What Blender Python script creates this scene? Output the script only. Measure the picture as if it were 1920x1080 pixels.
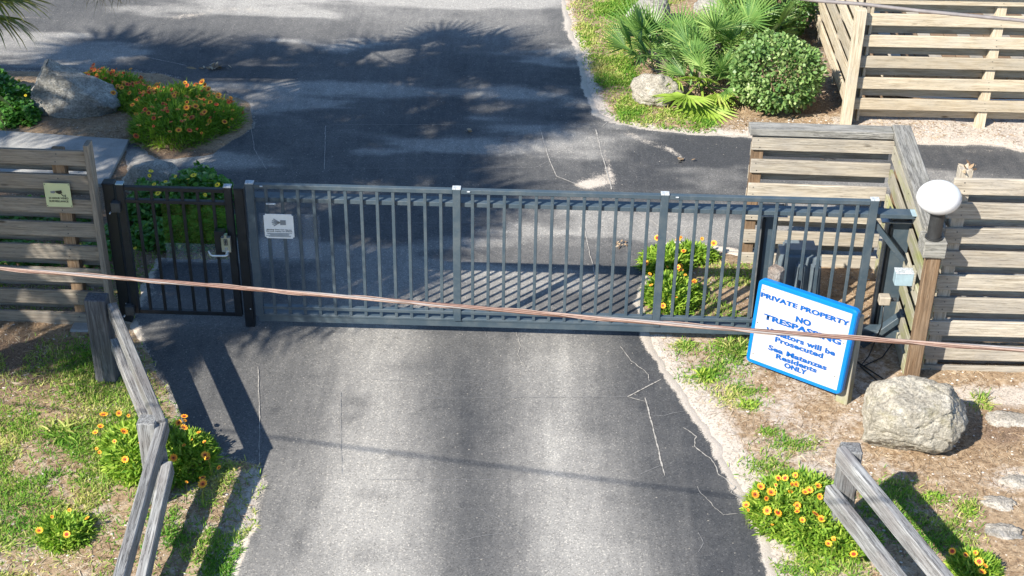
import bpy, bmesh, math, random
import numpy as np
from mathutils import Vector, Matrix, noise as mnoise

for o in list(bpy.data.objects): bpy.data.objects.remove(o)
sc = bpy.context.scene
col = sc.collection

# ------------------------------------------------------------------ camera
YAW, PITCH, ROLL, FK = -0.0248, 0.5439, 0.0153, 2852.3
QQ = [-0.024805, 0.54387, 0.015334, 2.852282, 2.724828, -12.328439, 8.028425]
YAW, PITCH, ROLL, FK = QQ[0], QQ[1], QQ[2], QQ[3]*1000
CAM = np.array(QQ[4:7])
def cam_axes():
    cy, sy = math.cos(YAW), math.sin(YAW)
    fwd0 = np.array([sy, cy, 0.]); right = np.array([cy, -sy, 0.]); up0 = np.array([0, 0, 1.])
    f = fwd0*math.cos(PITCH)-up0*math.sin(PITCH); u = fwd0*math.sin(PITCH)+up0*math.cos(PITCH)
    r2 = right*math.cos(ROLL)+u*math.sin(ROLL); u2 = -right*math.sin(ROLL)+u*math.cos(ROLL)
    return r2, u2, f
CR, CU, CF = cam_axes()
cam = bpy.data.cameras.new('camera'); co = bpy.data.objects.new('camera', cam); col.objects.link(co)
M = Matrix(((CR[0], CU[0], -CF[0], CAM[0]), (CR[1], CU[1], -CF[1], CAM[1]), (CR[2], CU[2], -CF[2], CAM[2]), (0, 0, 0, 1)))
co.matrix_world = M
cam.sensor_width = 36; cam.lens = FK*36/1920; cam.clip_end = 600; cam.clip_start = .1
sc.camera = co

# ------------------------------------------------------------------ light
SUNV = Vector((0.85, 0.88, -1.0)).normalized()        # the way the sunlight travels
sun = bpy.data.lights.new('sun', 'SUN'); so = bpy.data.objects.new('sun', sun); col.objects.link(so)
sun.energy = 5.0; sun.angle = math.radians(0.55); sun.color = (1, .94, .835)
so.rotation_euler = SUNV.to_track_quat('-Z', 'Y').to_euler(); so.location = (-8, -8, 20)
w = bpy.data.worlds.new('World'); sc.world = w; w.use_nodes = True
nt = w.node_tree; nt.nodes.clear()
sky = nt.nodes.new('ShaderNodeTexSky'); sky.sky_type = 'NISHITA'; sky.sun_disc = False
sky.ozone_density = 6; sky.air_density = 1.2; sky.dust_density = .2; sky.sun_elevation = math.radians(39.3); sky.sun_rotation = math.atan2(-0.85, -0.88)
bg = nt.nodes.new('ShaderNodeBackground'); bg.inputs[1].default_value = .105
ow = nt.nodes.new('ShaderNodeOutputWorld')
nt.links.new(sky.outputs[0], bg.inputs[0]); nt.links.new(bg.outputs[0], ow.inputs[0])
sc.view_settings.view_transform = 'Standard'; sc.view_settings.look = 'None'
sc.view_settings.exposure = .92; sc.view_settings.gamma = 1; sc.view_settings.use_curve_mapping = False
sc.render.resolution_x = 1024; sc.render.resolution_y = 576
sc.render.engine = 'CYCLES'
sc.cycles.max_bounces = 6; sc.cycles.transparent_max_bounces = 12

# ------------------------------------------------------------------ survey of the place: sight lines met with real planes
def ray(px, py):
    return CAM, CF+CR*(px-960)/FK-CU*(py-540)/FK
def G(px, py, z=0.):
    C, d = ray(px, py); t = (z-C[2])/d[2]; return C+t*d
def GY(px, py, Y=0.):
    C, d = ray(px, py); t = (Y-C[1])/d[1]; return C+t*d
def PX(P):
    d = np.asarray(P, float)-CAM; z = d@CF
    return 960+FK*(d@CR)/z, 540-FK*(d@CU)/z

# ------------------------------------------------------------------ noise on arrays
def vn(x, y, seed=0):
    xi = np.floor(x).astype(np.int64); yi = np.floor(y).astype(np.int64); fx = x-xi; fy = y-yi
    def h(a, b):
        n = (a*374761393+b*668265263+seed*974634777) & 0x7fffffff
        n = ((n ^ (n >> 13))*1274126177) & 0x7fffffff
        return ((n ^ (n >> 16)) & 0xffff)/65535.
    fx = fx*fx*(3-2*fx); fy = fy*fy*(3-2*fy)
    return (h(xi, yi)*(1-fx)+h(xi+1, yi)*fx)*(1-fy)+(h(xi, yi+1)*(1-fx)+h(xi+1, yi+1)*fx)*fy
def fbm(x, y, seed=0, octv=4):
    s = 0; a = .5; t = 0
    for i in range(octv):
        s = s+a*vn(x*2**i, y*2**i, seed+i*17); t += a; a *= .5
    return s/t
def sstep(a, b, x): t = np.clip((x-a)/(b-a), 0, 1); return t*t*(3-2*t)
def sdist(x, y, poly):                     # signed distance to polygon, >0 inside
    P = np.array([p[:2] for p in poly]); n = len(P)
    d = np.full(x.shape, 1e9); ins = np.zeros(x.shape, bool)
    for i in range(n):
        a = P[i]; b = P[(i+1) % n]; e = b-a; wx = x-a[0]; wy = y-a[1]
        t = np.clip((wx*e[0]+wy*e[1])/(e@e+1e-12), 0, 1)
        d = np.minimum(d, np.hypot(wx-e[0]*t, wy-e[1]*t))
        c = ((a[1] > y) != (b[1] > y))
        if abs(b[1]-a[1]) > 1e-9:
            ins ^= c & (x < (b[0]-a[0])*(y-a[1])/(b[1]-a[1])+a[0])
    return np.where(ins, d, -d)
def gp(pts): return [G(*p)[:2] for p in pts]

# ------------------------------------------------------------------ scene bookkeeping
WM = {}
def setp(o, label=None, cat=None, group=None, kind=None):
    if label: o['label'] = label
    if cat: o['category'] = cat
    if group: o['group'] = group
    if kind: o['kind'] = kind
    return o
def link(o, parent=None, mw=None):
    col.objects.link(o); mw = mw.copy() if mw is not None else Matrix.Identity(4)
    if parent is not None:
        o.parent = parent; o.matrix_local = WM[parent.name].inverted() @ mw
    else: o.matrix_world = mw
    WM[o.name] = mw
    return o
def thing(name, loc, label, cat, group=None, rz=0.):
    o = bpy.data.objects.new(name, None); o.empty_display_size = .1
    link(o, None, Matrix.Translation(Vector(loc)) @ Matrix.Rotation(rz, 4, 'Z'))
    return setp(o, label, cat, group)
def mesh(name, V, F, mats=(), smooth=False, fmat=None, attrs=None):
    me = bpy.data.meshes.new(name)
    me.from_pydata([tuple(v) for v in V] if not isinstance(V, np.ndarray) else V.tolist(), [], F if not isinstance(F, np.ndarray) else F.tolist())
    for m in (mats if isinstance(mats, (list, tuple)) else [mats]): me.materials.append(m)
    if fmat is not None: me.polygons.foreach_set('material_index', np.asarray(fmat, np.int32))
    if smooth: me.polygons.foreach_set('use_smooth', np.ones(len(me.polygons), bool))
    for k, a in (attrs or {}).items():
        at = me.attributes.new(k, 'FLOAT', 'POINT'); at.data.foreach_set('value', np.asarray(a, np.float32))
    me.update(); return me
def put(name, me, parent=None, mw=None, **kw):
    o = bpy.data.objects.new(name, me); link(o, parent, mw); return setp(o, **kw)
def bm_mesh(bm, name, mat, smooth=False):
    me = bpy.data.meshes.new(name); bm.to_mesh(me); bm.free()
    for m in (mat if isinstance(mat, (list, tuple)) else [mat]): me.materials.append(m)
    if smooth: me.polygons.foreach_set('use_smooth', np.ones(len(me.polygons), bool))
    return me
_bc = {}
def box_me(sx, sy, sz, mat, bev=.004):     # box centred on origin with chamfered long edges
    key = (round(sx, 3), round(sy, 4), round(sz, 4), mat.name, bev)
    if key in _bc: return _bc[key]
    bm = bmesh.new(); bmesh.ops.create_cube(bm, size=1)
    for v in bm.verts: v.co = Vector((v.co.x*sx, v.co.y*sy, v.co.z*sz))
    if bev: bmesh.ops.bevel(bm, geom=list(bm.edges), offset=min(bev, sx*.3, sy*.3, sz*.3), segments=1, affect='EDGES', profile=.5)
    _bc[key] = bm_mesh(bm, 'box', mat); return _bc[key]
def beam(name, A, B, w, h, mat, parent, up=(0, 0, 1), bev=.004, roll=0., **kw):
    """bar from A to B; length along local x, w = size sideways (local y), h = size along up (local z)"""
    A = Vector(A); B = Vector(B); x = (B-A); L = x.length; x.normalize()
    u = Vector(up); y = u.cross(x).normalized(); z = x.cross(y)
    Mx = Matrix((x, y, z)).transposed().to_4x4() @ Matrix.Rotation(roll, 4, 'X'); Mx.translation = (A+B)/2
    return put(name, box_me(L, w, h, mat, bev), parent, Mx, **kw)
def block(name, c, s, mat, parent, rz=0., bev=.004, **kw):
    return put(name, box_me(s[0], s[1], s[2], mat, bev), parent, Matrix.Translation(Vector(c)) @ Matrix.Rotation(rz, 4, 'Z'), **kw)
def tube_bm(pts, r, seg=8, bm=None, closed_ends=True):
    bm = bm or bmesh.new(); rings = []; n = len(pts); P = [Vector(p) for p in pts]
    rr = r if isinstance(r, (list, tuple)) else [r]*n
    for i, p in enumerate(P):
        t = (P[min(i+1, n-1)]-P[max(i-1, 0)]).normalized()
        a = t.cross(Vector((0, 0, 1)));
        if a.length < .05: a = t.cross(Vector((0, 1, 0)))
        a.normalize(); b = t.cross(a)
        rings.append([bm.verts.new(p+(a*math.cos(k*2*math.pi/seg)+b*math.sin(k*2*math.pi/seg))*rr[i]) for k in range(seg)])
    for i in range(n-1):
        for k in range(seg):
            bm.faces.new((rings[i][k], rings[i][(k+1) % seg], rings[i+1][(k+1) % seg], rings[i+1][k]))
    if closed_ends: bm.faces.new(rings[0][::-1]); bm.faces.new(rings[-1])
    return bm

# ------------------------------------------------------------------ materials
def nmat(name):
    m = bpy.data.materials.new(name); m.use_nodes = True; t = m.node_tree; t.nodes.clear()
    o = t.nodes.new('ShaderNodeOutputMaterial'); b = t.nodes.new('ShaderNodeBsdfPrincipled')
    t.links.new(b.outputs[0], o.inputs[0]); return m, t, b
class N:
    def __init__(s, t): s.t = t
    def n(s, k, **p):
        n = s.t.nodes.new('ShaderNode'+k)
        for a, v in p.items(): setattr(n, a, v)
        return n
    def L(s, a, b): s.t.links.new(a, b)
    def noise(s, vec, scale, detail=4, rough=.55, dist=0):
        n = s.n('TexNoise'); n.inputs['Scale'].default_value = scale; n.inputs['Detail'].default_value = detail
        n.inputs['Roughness'].default_value = rough; n.inputs['Distortion'].default_value = dist
        if vec is not None: s.L(vec, n.inputs['Vector'])
        return n.outputs['Fac']
    def vor(s, vec, scale, feature='F1'):
        n = s.n('TexVoronoi', feature=feature); n.inputs['Scale'].default_value = scale
        if vec is not None: s.L(vec, n.inputs['Vector'])
        return n
    def ramp(s, fac, stops):
        n = s.n('ValToRGB'); e = n.color_ramp.elements
        while len(e) < len(stops): e.new(.5)
        for i, (p, c) in enumerate(stops):
            e[i].position = p; e[i].color = (c, c, c, 1) if isinstance(c, (int, float)) else (*c, 1)
        s.L(fac, n.inputs[0]); return n.outputs[0]
    def mix(s, fac, a, b, mode='MIX'):
        n = s.n('Mix', data_type='RGBA', blend_type=mode)
        for i, v in ((0, fac), (6, a), (7, b)):
            sock = n.inputs[i]
            if isinstance(v, (int, float)): sock.default_value = v if i == 0 else (v, v, v, 1)
            elif isinstance(v, tuple): sock.default_value = (*v, 1)
            else: s.L(v, sock)
        return n.outputs[2]
    def math(s, op, a, b=0., clamp=False):
        n = s.n('Math', operation=op); n.use_clamp = clamp
        for i, v in ((0, a), (1, b)):
            if isinstance(v, (int, float)): n.inputs[i].default_value = v
            else: s.L(v, n.inputs[i])
        return n.outputs[0]
    def attr(s, name): n = s.n('Attribute', attribute_name=name); return n.outputs['Fac']
    def bump(s, h, strength, dist, bsdf):
        n = s.n('Bump'); n.inputs['Strength'].default_value = strength; n.inputs['Distance'].default_value = dist
        s.L(h, n.inputs['Height']); s.L(n.outputs[0], bsdf.inputs['Normal'])
    def coord(s, which='Object'): return s.n('TexCoord').outputs[which]
    def mapping(s, vec, scale=(1, 1, 1), loc=None):
        n = s.n('Mapping'); n.inputs['Scale'].default_value = scale; s.L(vec, n.inputs['Vector'])
        if loc is not None: s.L(loc, n.inputs['Location'])
        return n.outputs[0]

def wood(name, dark, mid, light, stain=(.25, .25, .25), green=0., crack=.5, rough=.85):
    m, t, b = nmat(name); k = N(t)
    oi = k.n('ObjectInfo').outputs['Random']
    cmb = k.n('CombineXYZ'); r1 = k.math('MULTIPLY', oi, 37.); r2 = k.math('MULTIPLY', oi, 91.)
    k.L(r1, cmb.inputs[0]); k.L(r2, cmb.inputs[1]); k.L(r1, cmb.inputs[2])
    co_ = k.coord('Object')
    v = k.mapping(co_, (2.0, 34, 34), cmb.outputs[0])
    g1 = k.noise(v, 1.6, 6, .62, .6)
    v2 = k.mapping(co_, (1.5, 90, 90), cmb.outputs[0]); g2 = k.noise(v2, 2.2, 3, .6)
    v3 = k.mapping(co_, (2.2, 5, 5), cmb.outputs[0]); g3 = k.noise(v3, 1.3, 4, .6)
    c = k.ramp(g1, [(.3, dark), (.5, mid), (.72, light)])
    c = k.mix(k.ramp(g2, [(.35, .75), (.62, 0.)]), c, k.mix(.55, c, dark, 'MIX'))
    c = k.mix(k.ramp(g3, [(.42, 0.), (.7, .75)]), c, stain)
    # knots
    vk = k.mapping(co_, (2.1, 7.5, 7.5), cmb.outputs[0]); vo = k.vor(vk, 1.0)
    kn = k.ramp(vo.outputs['Distance'], [(.05, 1.), (.13, 0.)])
    sepc = k.n('SeparateColor'); k.L(vo.outputs['Color'], sepc.inputs[0])
    gate = k.math('GREATER_THAN', sepc.outputs[0], .72)
    c = k.mix(k.math('MULTIPLY', kn, gate), c, tuple(x*.45 for x in dark))
    # cracks along the grain
    v4 = k.mapping(co_, (.9, 34, 34), cmb.outputs[0]); g4 = k.noise(v4, 1.0, 5, .7, .3)
    cr = k.ramp(g4, [(.485, 0.), (.5, crack), (.515, 0.)])
    c = k.mix(cr, c, (.03, .027, .024))
    if green:
        gg = k.noise(k.mapping(co_, (1.5, 4, 4), cmb.outputs[0]), 1.4, 4, .6)
        c = k.mix(k.ramp(gg, [(.48, 0.), (.68, green)]), c, (.26, .28, .07))
    hs = k.n('HueSaturation'); hs.inputs['Hue'].default_value = .5
    k.L(k.math('ADD', k.math('MULTIPLY', oi, .36), .82), hs.inputs['Value']); k.L(c, hs.inputs['Color'])
    k.L(hs.outputs[0], b.inputs['Base Color']); b.inputs['Roughness'].default_value = rough
    b.inputs['Specular IOR Level'].default_value = .25
    h = k.math('SUBTRACT', k.math('ADD', g1, k.math('MULTIPLY', g2, .6)), cr)
    k.bump(h, .5, .004, b); return m
W_GREY = wood('weathered_fence_wood', (.24, .20, .15), (.45, .40, .32), (.62, .565, .47), (.34, .31, .27), .0, .5)
W_TAN = wood('sunny_tan_wood', (.31, .245, .165), (.53, .45, .325), (.67, .59, .46), (.47, .42, .335), .0, .4)
W_POST = wood('brown_post_wood', (.12, .07, .04), (.26, .17, .10), (.38, .28, .19), (.20, .14, .09), 0, .5)
W_SILVER = wood('silver_rail_wood', (.10, .095, .09), (.27, .275, .275), (.44, .44, .43), (.17, .155, .15), 0, .95)
W_CAP = wood('cracked_cap_wood', (.13, .12, .10), (.36, .345, .31), (.46, .45, .41), (.18, .175, .16), .05, .9)
W_GREEN = wood('algae_tinted_wood', (.26, .23, .17), (.40, .37, .29), (.5, .47, .39), (.33, .31, .25), .75, .25)
W_DARKP = wood('dark_bollard_wood', (.05, .05, .055), (.13, .13, .14), (.24, .24, .25), (.08, .075, .08), 0, .8)

def plain(name, c, rough=.5, metal=0., var=.12, scale=6., bump=0., spec=.5):
    m, t, b = nmat(name); k = N(t)
    n1 = k.noise(k.coord('Object'), scale, 5, .65)
    cc = k.mix(k.ramp(n1, [(.3, 0.), (.7, 1.)]), tuple(x*(1-var) for x in c), tuple(min(1, x*(1+var)) for x in c))
    k.L(cc, b.inputs['Base Color']); b.inputs['Roughness'].default_value = rough; b.inputs['Metallic'].default_value = metal
    b.inputs['Specular IOR Level'].default_value = spec
    if bump: k.bump(k.noise(k.coord('Object'), scale*8, 4, .6), bump, .003, b)
    return m
def paintm(name, c, dirt=(.2, .19, .17), amt=.35, rough=.42):
    m, t, b = nmat(name); k = N(t); v = k.coord('Object')
    geo = k.n('NewGeometry')
    n1 = k.noise(k.n('NewGeometry').outputs['Position'], 5., 6, .7); n2 = k.noise(geo.outputs['Position'], 60., 3, .6)
    cc = k.mix(k.ramp(n1, [(.45, 0.), (.75, amt)]), c, dirt)
    cc = k.mix(k.ramp(n2, [(.66, 0.), (.72, .5)]), cc, tuple(min(1, x*2.+.008) for x in c))
    k.L(cc, b.inputs['Base Color']); b.inputs['Roughness'].default_value = rough
    k.L(k.ramp(n1, [(.3, .35), (.7, .6)]), b.inputs['Roughness']); return m
M_GATE = paintm('blue_grey_gate_paint', (.05, .074, .094), (.13, .145, .145), .55)
M_BLACK = paintm('black_gate_paint', (.008, .011, .015), (.02, .024, .03), .4)
M_CAPW = plain('worn_post_cap', (.42, .45, .47), .5, .0, .5, 60)
M_GALV = plain('galvanised_steel', (.38, .40, .41), .42, .7, .25, 20)
M_DKMET = plain('dark_bracket_steel', (.06, .065, .07), .5, .3, .3, 20)
M_SILVER = plain('satin_steel', (.62, .63, .62), .28, .8, .1, 8)
M_BLKPL = plain('black_plastic', (.015, .016, .018), .45, 0, .2, 8)
M_OPER = plain('blue_grey_plastic', (.14, .175, .20), .5, 0, .25, 7, .1)
M_BOX = plain('pale_blue_box_paint', (.30, .40, .44), .5, 0, .15, 10)
M_TANBOX = plain('faded_tan_box', (.36, .31, .24), .7, 0, .25, 12)
M_BLUE = plain('sign_blue', (.0, .17, .50), .35, 0, .05, 3)
M_BLUET = plain('sign_letter_blue', (.0, .085, .34), .4, 0, .05, 3)
M_WHITE = plain('sign_white', (.50, .475, .46), .45, 0, .07, 5)
M_YEL = plain('pale_yellow_plastic', (.62, .64, .36), .45, 0, .04, 3)
M_INK = plain('black_ink', (.02, .022, .02), .5, 0, .05, 3)
M_PRINT = plain('grey_print', (.22, .23, .24), .5, 0, .1, 3)
M_GLOBE = plain('white_acrylic_globe', (.72, .72, .72), .25, 0, .01, 3)
M_POLE = plain('charcoal_pole', (.035, .036, .037), .5, .2, .3, 15)
M_COPPER = plain('copper_strand', (.15, .080, .058), .5, 0, .25, 30)
M_COPPER2 = plain('pale_copper_strand', (.25, .17, .135), .5, 0, .2, 30)
M_CABLE = plain('grey_cable', (.20, .18, .175), .5, 0, .2, 20)
M_HOSE = plain('white_pipe', (.66, .70, .72), .4, 0, .1, 5)
M_TRUNK = plain('palm_trunk', (.16, .13, .10), .95, 0, .5, 9, .6)
M_TWIG = plain('twig_brown', (.14, .10, .06), .9, 0, .4, 20)
M_FLY = plain('flower_yellow', (.84, .40, .02), .6, 0, .12, 60)
M_FLR = plain('flower_red', (.52, .045, .01), .6, 0, .2, 60)
M_FLC = plain('flower_centre', (.16, .035, .015), .8, 0, .3, 200)
M_FLO = plain('flower_orange', (.72, .17, .02), .6, 0, .2, 60)
M_FLD = plain('dune_flower_yellow', (.90, .68, .02), .6, 0, .1, 60)

def leafm(name, c1, c2, c3, rough=.45, trans=.28, spec=.5):
    m, t, b = nmat(name); k = N(t)
    a = k.attr('tint')
    c = k.ramp(a, [(0., c1), (.5, c2), (1., c3)])
    k.L(c, b.inputs['Base Color']); b.inputs['Roughness'].default_value = rough
    b.inputs['Specular IOR Level'].default_value = spec
    tr = k.n('BsdfTranslucent'); k.L(k.mix(1., c, (1.3, 1.5, .6), 'MULTIPLY'), tr.inputs[0])
    ms = k.n('MixShader'); ms.inputs[0].default_value = trans
    out = [n for n in t.nodes if n.type == 'OUTPUT_MATERIAL'][0]
    k.L(b.outputs[0], ms.inputs[1]); k.L(tr.outputs[0], ms.inputs[2]); k.L(ms.outputs[0], out.inputs[0]); return m
L_GRASS = leafm('grass_blades', (.08, .22, .025), (.21, .34, .045), (.54, .48, .19), .7, .25, .2)
L_GAIL = leafm('blanketflower_leaf', (.08, .20, .02), (.24, .38, .04), (.50, .58, .10), .6, .3, .3)
L_DUNE = leafm('dune_sunflower_leaf', (.05, .17, .03), (.10, .26, .04), (.22, .36, .06))
L_PALM = leafm('palmetto_leaf', (.05, .14, .04), (.16, .29, .075), (.40, .50, .16), .38, .22)
L_YPALM = leafm('yellow_palmetto_leaf', (.20, .32, .04), (.30, .42, .06), (.46, .48, .14), .5, .25)
L_PALM2 = leafm('pale_palmetto_leaf', (.12, .24, .06), (.24, .38, .10), (.44, .52, .20), .4, .25)
L_DEAD = leafm('dead_palm_leaf', (.20, .13, .08), (.34, .25, .16), (.5, .42, .3), .8, .1, .2)
L_CROWN = leafm('cabbage_palm_leaf', (.07, .12, .025), (.13, .17, .035), (.30, .25, .06), .5, .2)
L_SHRUB = leafm('round_shrub_leaf', (.07, .16, .04), (.17, .28, .08), (.40, .48, .20), .42, .18, .45)
L_SHRUB2 = leafm('dark_shrub_leaf', (.05, .13, .03), (.11, .22, .05), (.22, .33, .08), .4, .2)
L_STRAW = leafm('straw_litter', (.16, .10, .06), (.34, .24, .15), (.55, .46, .34), .9, .05, .1)

# asphalt
def asphalt():
    m, t, b = nmat('worn_asphalt'); k = N(t); P = k.n('NewGeometry').outputs['Position']
    wear = k.attr('wear'); sand = k.attr('sand')
    big = k.noise(P, 1.1, 5, .6); mid = k.noise(P, 6., 5, .65)
    wv = k.math('ADD', wear, k.math('MULTIPLY', k.math('SUBTRACT', big, .5), .5))
    wv = k.math('ADD', wv, k.math('MULTIPLY', k.math('SUBTRACT', mid, .5), .26))
    strk = k.noise(k.mapping(P, (7., .7, 1.)), 1.4, 5, .6, .3)
    wv = k.math('ADD', wv, k.math('MULTIPLY', k.math('SUBTRACT', strk, .5), .34))
    stain = k.noise(k.mapping(P, (1., 1.4, 1.)), 2.3, 4, .7, .8)
    wv = k.math('SUBTRACT', wv, k.ramp(stain, [(.60, 0.), (.80, .28)]))
    c = k.ramp(wv, [(.0, (.055, .057, .061)), (.45, (.140, .136, .131)), (1., (.35, .333, .305))])
    sp = k.vor(P, 95.); spk = k.n('SeparateColor'); k.L(sp.outputs['Color'], spk.inputs[0])
    c = k.mix(k.ramp(spk.outputs[0], [(.0, .62), (.35, 0.)]), c, k.mix(1., c, .45, 'MULTIPLY'))
    c = k.mix(k.ramp(spk.outputs[1], [(.80, 0.), (1., .75)]), c, k.mix(1., c, (1.9, 1.85, 1.75), 'MULTIPLY'))
    sp2 = k.vor(P, 17.); s2 = k.n('SeparateColor'); k.L(sp2.outputs['Color'], s2.inputs[0])
    dot = k.math('MULTIPLY', k.math('GREATER_THAN', s2.outputs[0], .86), k.math('LESS_THAN', sp2.outputs['Distance'], .13))
    c = k.mix(k.math('MULTIPLY', dot, .55), c, (.42, .38, .32))
    # sand lying on it, gritty
    g = k.noise(P, 70., 3, .8); g2 = k.noise(P, 7., 4, .7)
    sv = k.math('ADD', sand, k.math('ADD', k.math('MULTIPLY', k.math('SUBTRACT', g, .5), .9), k.math('MULTIPLY', k.math('SUBTRACT', g2, .5), .6)))
    sm = k.ramp(sv, [(.42, 0.), (.62, .95)])
    grit = k.noise(P, 120., 2, .7)
    sc_ = k.mix(k.ramp(grit, [(.3, 0.), (.7, 1.)]), (.42, .36, .29), (.66, .59, .51))
    c = k.mix(sm, c, sc_)
    k.L(c, b.inputs['Base Color']); b.inputs['Roughness'].default_value = .88; b.inputs['Specular IOR Level'].default_value = .3
    k.bump(k.math('ADD', k.noise(P, 90., 3, .7), k.math('MULTIPLY', spk.outputs[0], .6)), .55, .005, b); return m
M_ASPH = asphalt()
def groundm():
    m, t, b = nmat('ground_soil'); k = N(t); P = k.n('NewGeometry').outputs['Position']
    sand = k.attr('sand'); mul = k.attr('mulch'); gr = k.attr('grass')
    big = k.noise(P, 2.3, 5, .65); mid = k.noise(P, 14., 5, .7); fine = k.noise(P, 110., 3, .75)
    straw = k.mix(k.ramp(mid, [(.3, 0.), (.65, 1.)]), (.22, .14, .08), (.50, .37, .24))
    sandc = k.mix(k.ramp(fine, [(.3, 0.), (.7, 1.)]), (.43, .365, .30), (.68, .60, .52))
    mulc = k.mix(k.ramp(fine, [(.3, 0.), (.72, 1.)]), (.11, .07, .045), (.40, .28, .19))
    s = k.ramp(k.math('ADD', sand, k.math('ADD', k.math('MULTIPLY', k.math('SUBTRACT', big, .5), 1.0), k.math('MULTIPLY', k.math('SUBTRACT', mid, .5), .8))), [(.38, 0.), (.66, 1.)])
    c = k.mix(s, straw, sandc)
    mm = k.ramp(k.math('ADD', mul, k.math('ADD', k.math('MULTIPLY', k.math('SUBTRACT', big, .5), .7), k.math('MULTIPLY', k.math('SUBTRACT', mid, .5), .7))), [(.38, 0.), (.62, 1.)])
    c = k.mix(mm, c, mulc)
    gm = k.ramp(k.math('ADD', gr, k.math('MULTIPLY', k.math('SUBTRACT', mid, .5), 1.0)), [(.45, 0.), (.8, .75)])
    c = k.mix(gm, c, (.17, .21, .045))
    vo = k.vor(P, 34.); s2 = k.n('SeparateColor'); k.L(vo.outputs['Color'], s2.inputs[0])
    dot = k.math('MULTIPLY', k.math('GREATER_THAN', s2.outputs[0], .80), k.math('LESS_THAN', vo.outputs['Distance'], .22))
    c = k.mix(k.math('MULTIPLY', dot, .8), c, (.60, .55, .49))
    vo2 = k.vor(P, 60.); s3 = k.n('SeparateColor'); k.L(vo2.outputs['Color'], s3.inputs[0])
    c = k.mix(k.math('MULTIPLY', k.math('GREATER_THAN', s3.outputs[1], .78), .45), c, k.mix(1., c, .35, 'MULTIPLY'))
    k.L(c, b.inputs['Base Color']); b.inputs['Roughness'].default_value = .95; b.inputs['Specular IOR Level'].default_value = .2
    k.bump(k.math('ADD', k.math('MULTIPLY', mid, 1.5), fine), .8, .014, b); return m
M_GROUND = groundm()
def concretem():
    m, t, b = nmat('brushed_concrete'); k = N(t); P = k.n('NewGeometry').outputs['Position']
    br = k.noise(k.mapping(P, (60, 3, 3)), 2., 3, .6); n1 = k.noise(P, 3., 5, .65); f = k.noise(P, 90., 3, .7)
    c = k.mix(k.ramp(n1, [(.3, 0.), (.7, 1.)]), (.27, .265, .25), (.42, .41, .385))
    c = k.mix(k.ramp(f, [(.3, .4), (.6, 0.)]), c, (.16, .16, .155))
    k.L(c, b.inputs['Base Color']); b.inputs['Roughness'].default_value = .9
    k.bump(k.math('ADD', br, f), .5, .004, b); return m
M_CONC = concretem()
def rockm(name, c1, c2, c3, lich=0.):
    m, t, b = nmat(name); k = N(t); P = k.coord('Object')
    n1 = k.noise(P, 3.2, 7, .68, .4); n2 = k.noise(P, 45., 4, .75); n3 = k.noise(k.mapping(P, (1, 1, 3.)), 6., 6, .75, .6)
    c = k.ramp(n1, [(.3, c1), (.5, c2), (.72, c3)])
    c = k.mix(k.ramp(n2, [(.36, .8), (.52, 0.)]), c, k.mix(1., c, .42, 'MULTIPLY'))
    c = k.mix(k.ramp(n3, [(.44, 0.), (.5, .5), (.56, 0.)]), c, tuple(x*.4 for x in c1))
    if lich: c = k.mix(k.ramp(k.noise(P, 5., 5, .7), [(.52, 0.), (.64, lich)]), c, (.22, .19, .07))
    k.L(c, b.inputs['Base Color']); b.inputs['Roughness'].default_value = .92; b.inputs['Specular IOR Level'].default_value = .25
    k.bump(k.math('ADD', k.math('MULTIPLY', n2, 1.1), k.math('MULTIPLY', n3, .7)), 1., .02, b); return m
M_ROCK = rockm('coquina_rock', (.33, .295, .235), (.52, .475, .39), (.66, .61, .52), .35)
M_ROCK2 = rockm('grey_limestone', (.24, .23, .205), (.48, .46, .41), (.72, .68, .60))
M_ROCK3 = rockm('pale_slab', (.40, .36, .30), (.56, .51, .44), (.68, .63, .56))
M_LICH = rockm('lichen_post_top', (.16, .12, .10), (.30, .24, .20), (.42, .38, .33))
def plexi(name, tint, fac, haze=(.5, .55, .5)):
    m, t, b = nmat(name); k = N(t)
    tr = k.n('BsdfTransparent'); tr.inputs[0].default_value = (*tint, 1)
    b.inputs['Base Color'].default_value = (*haze, 1); b.inputs['Roughness'].default_value = .25
    ms = k.n('MixShader'); ms.inputs[0].default_value = fac
    out = [n for n in t.nodes if n.type == 'OUTPUT_MATERIAL'][0]
    k.L(tr.outputs[0], ms.inputs[1]); k.L(b.outputs[0], ms.inputs[2]); k.L(ms.outputs[0], out.inputs[0]); return m
M_PLEXG = plexi('green_film_plastic', (.74, .88, .55), .15, (.12, .16, .05))
M_PLEX = plexi('clear_scratched_plastic', (.96, .97, .99), .12, (.35, .4, .45))
M_CRACK = plain('crack_filler_sand', (.36, .335, .30), .9, 0, .3, 30)
M_CRACKD = plain('faint_saw_cut', (.22, .215, .21), .9, 0, .3, 30)

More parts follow.
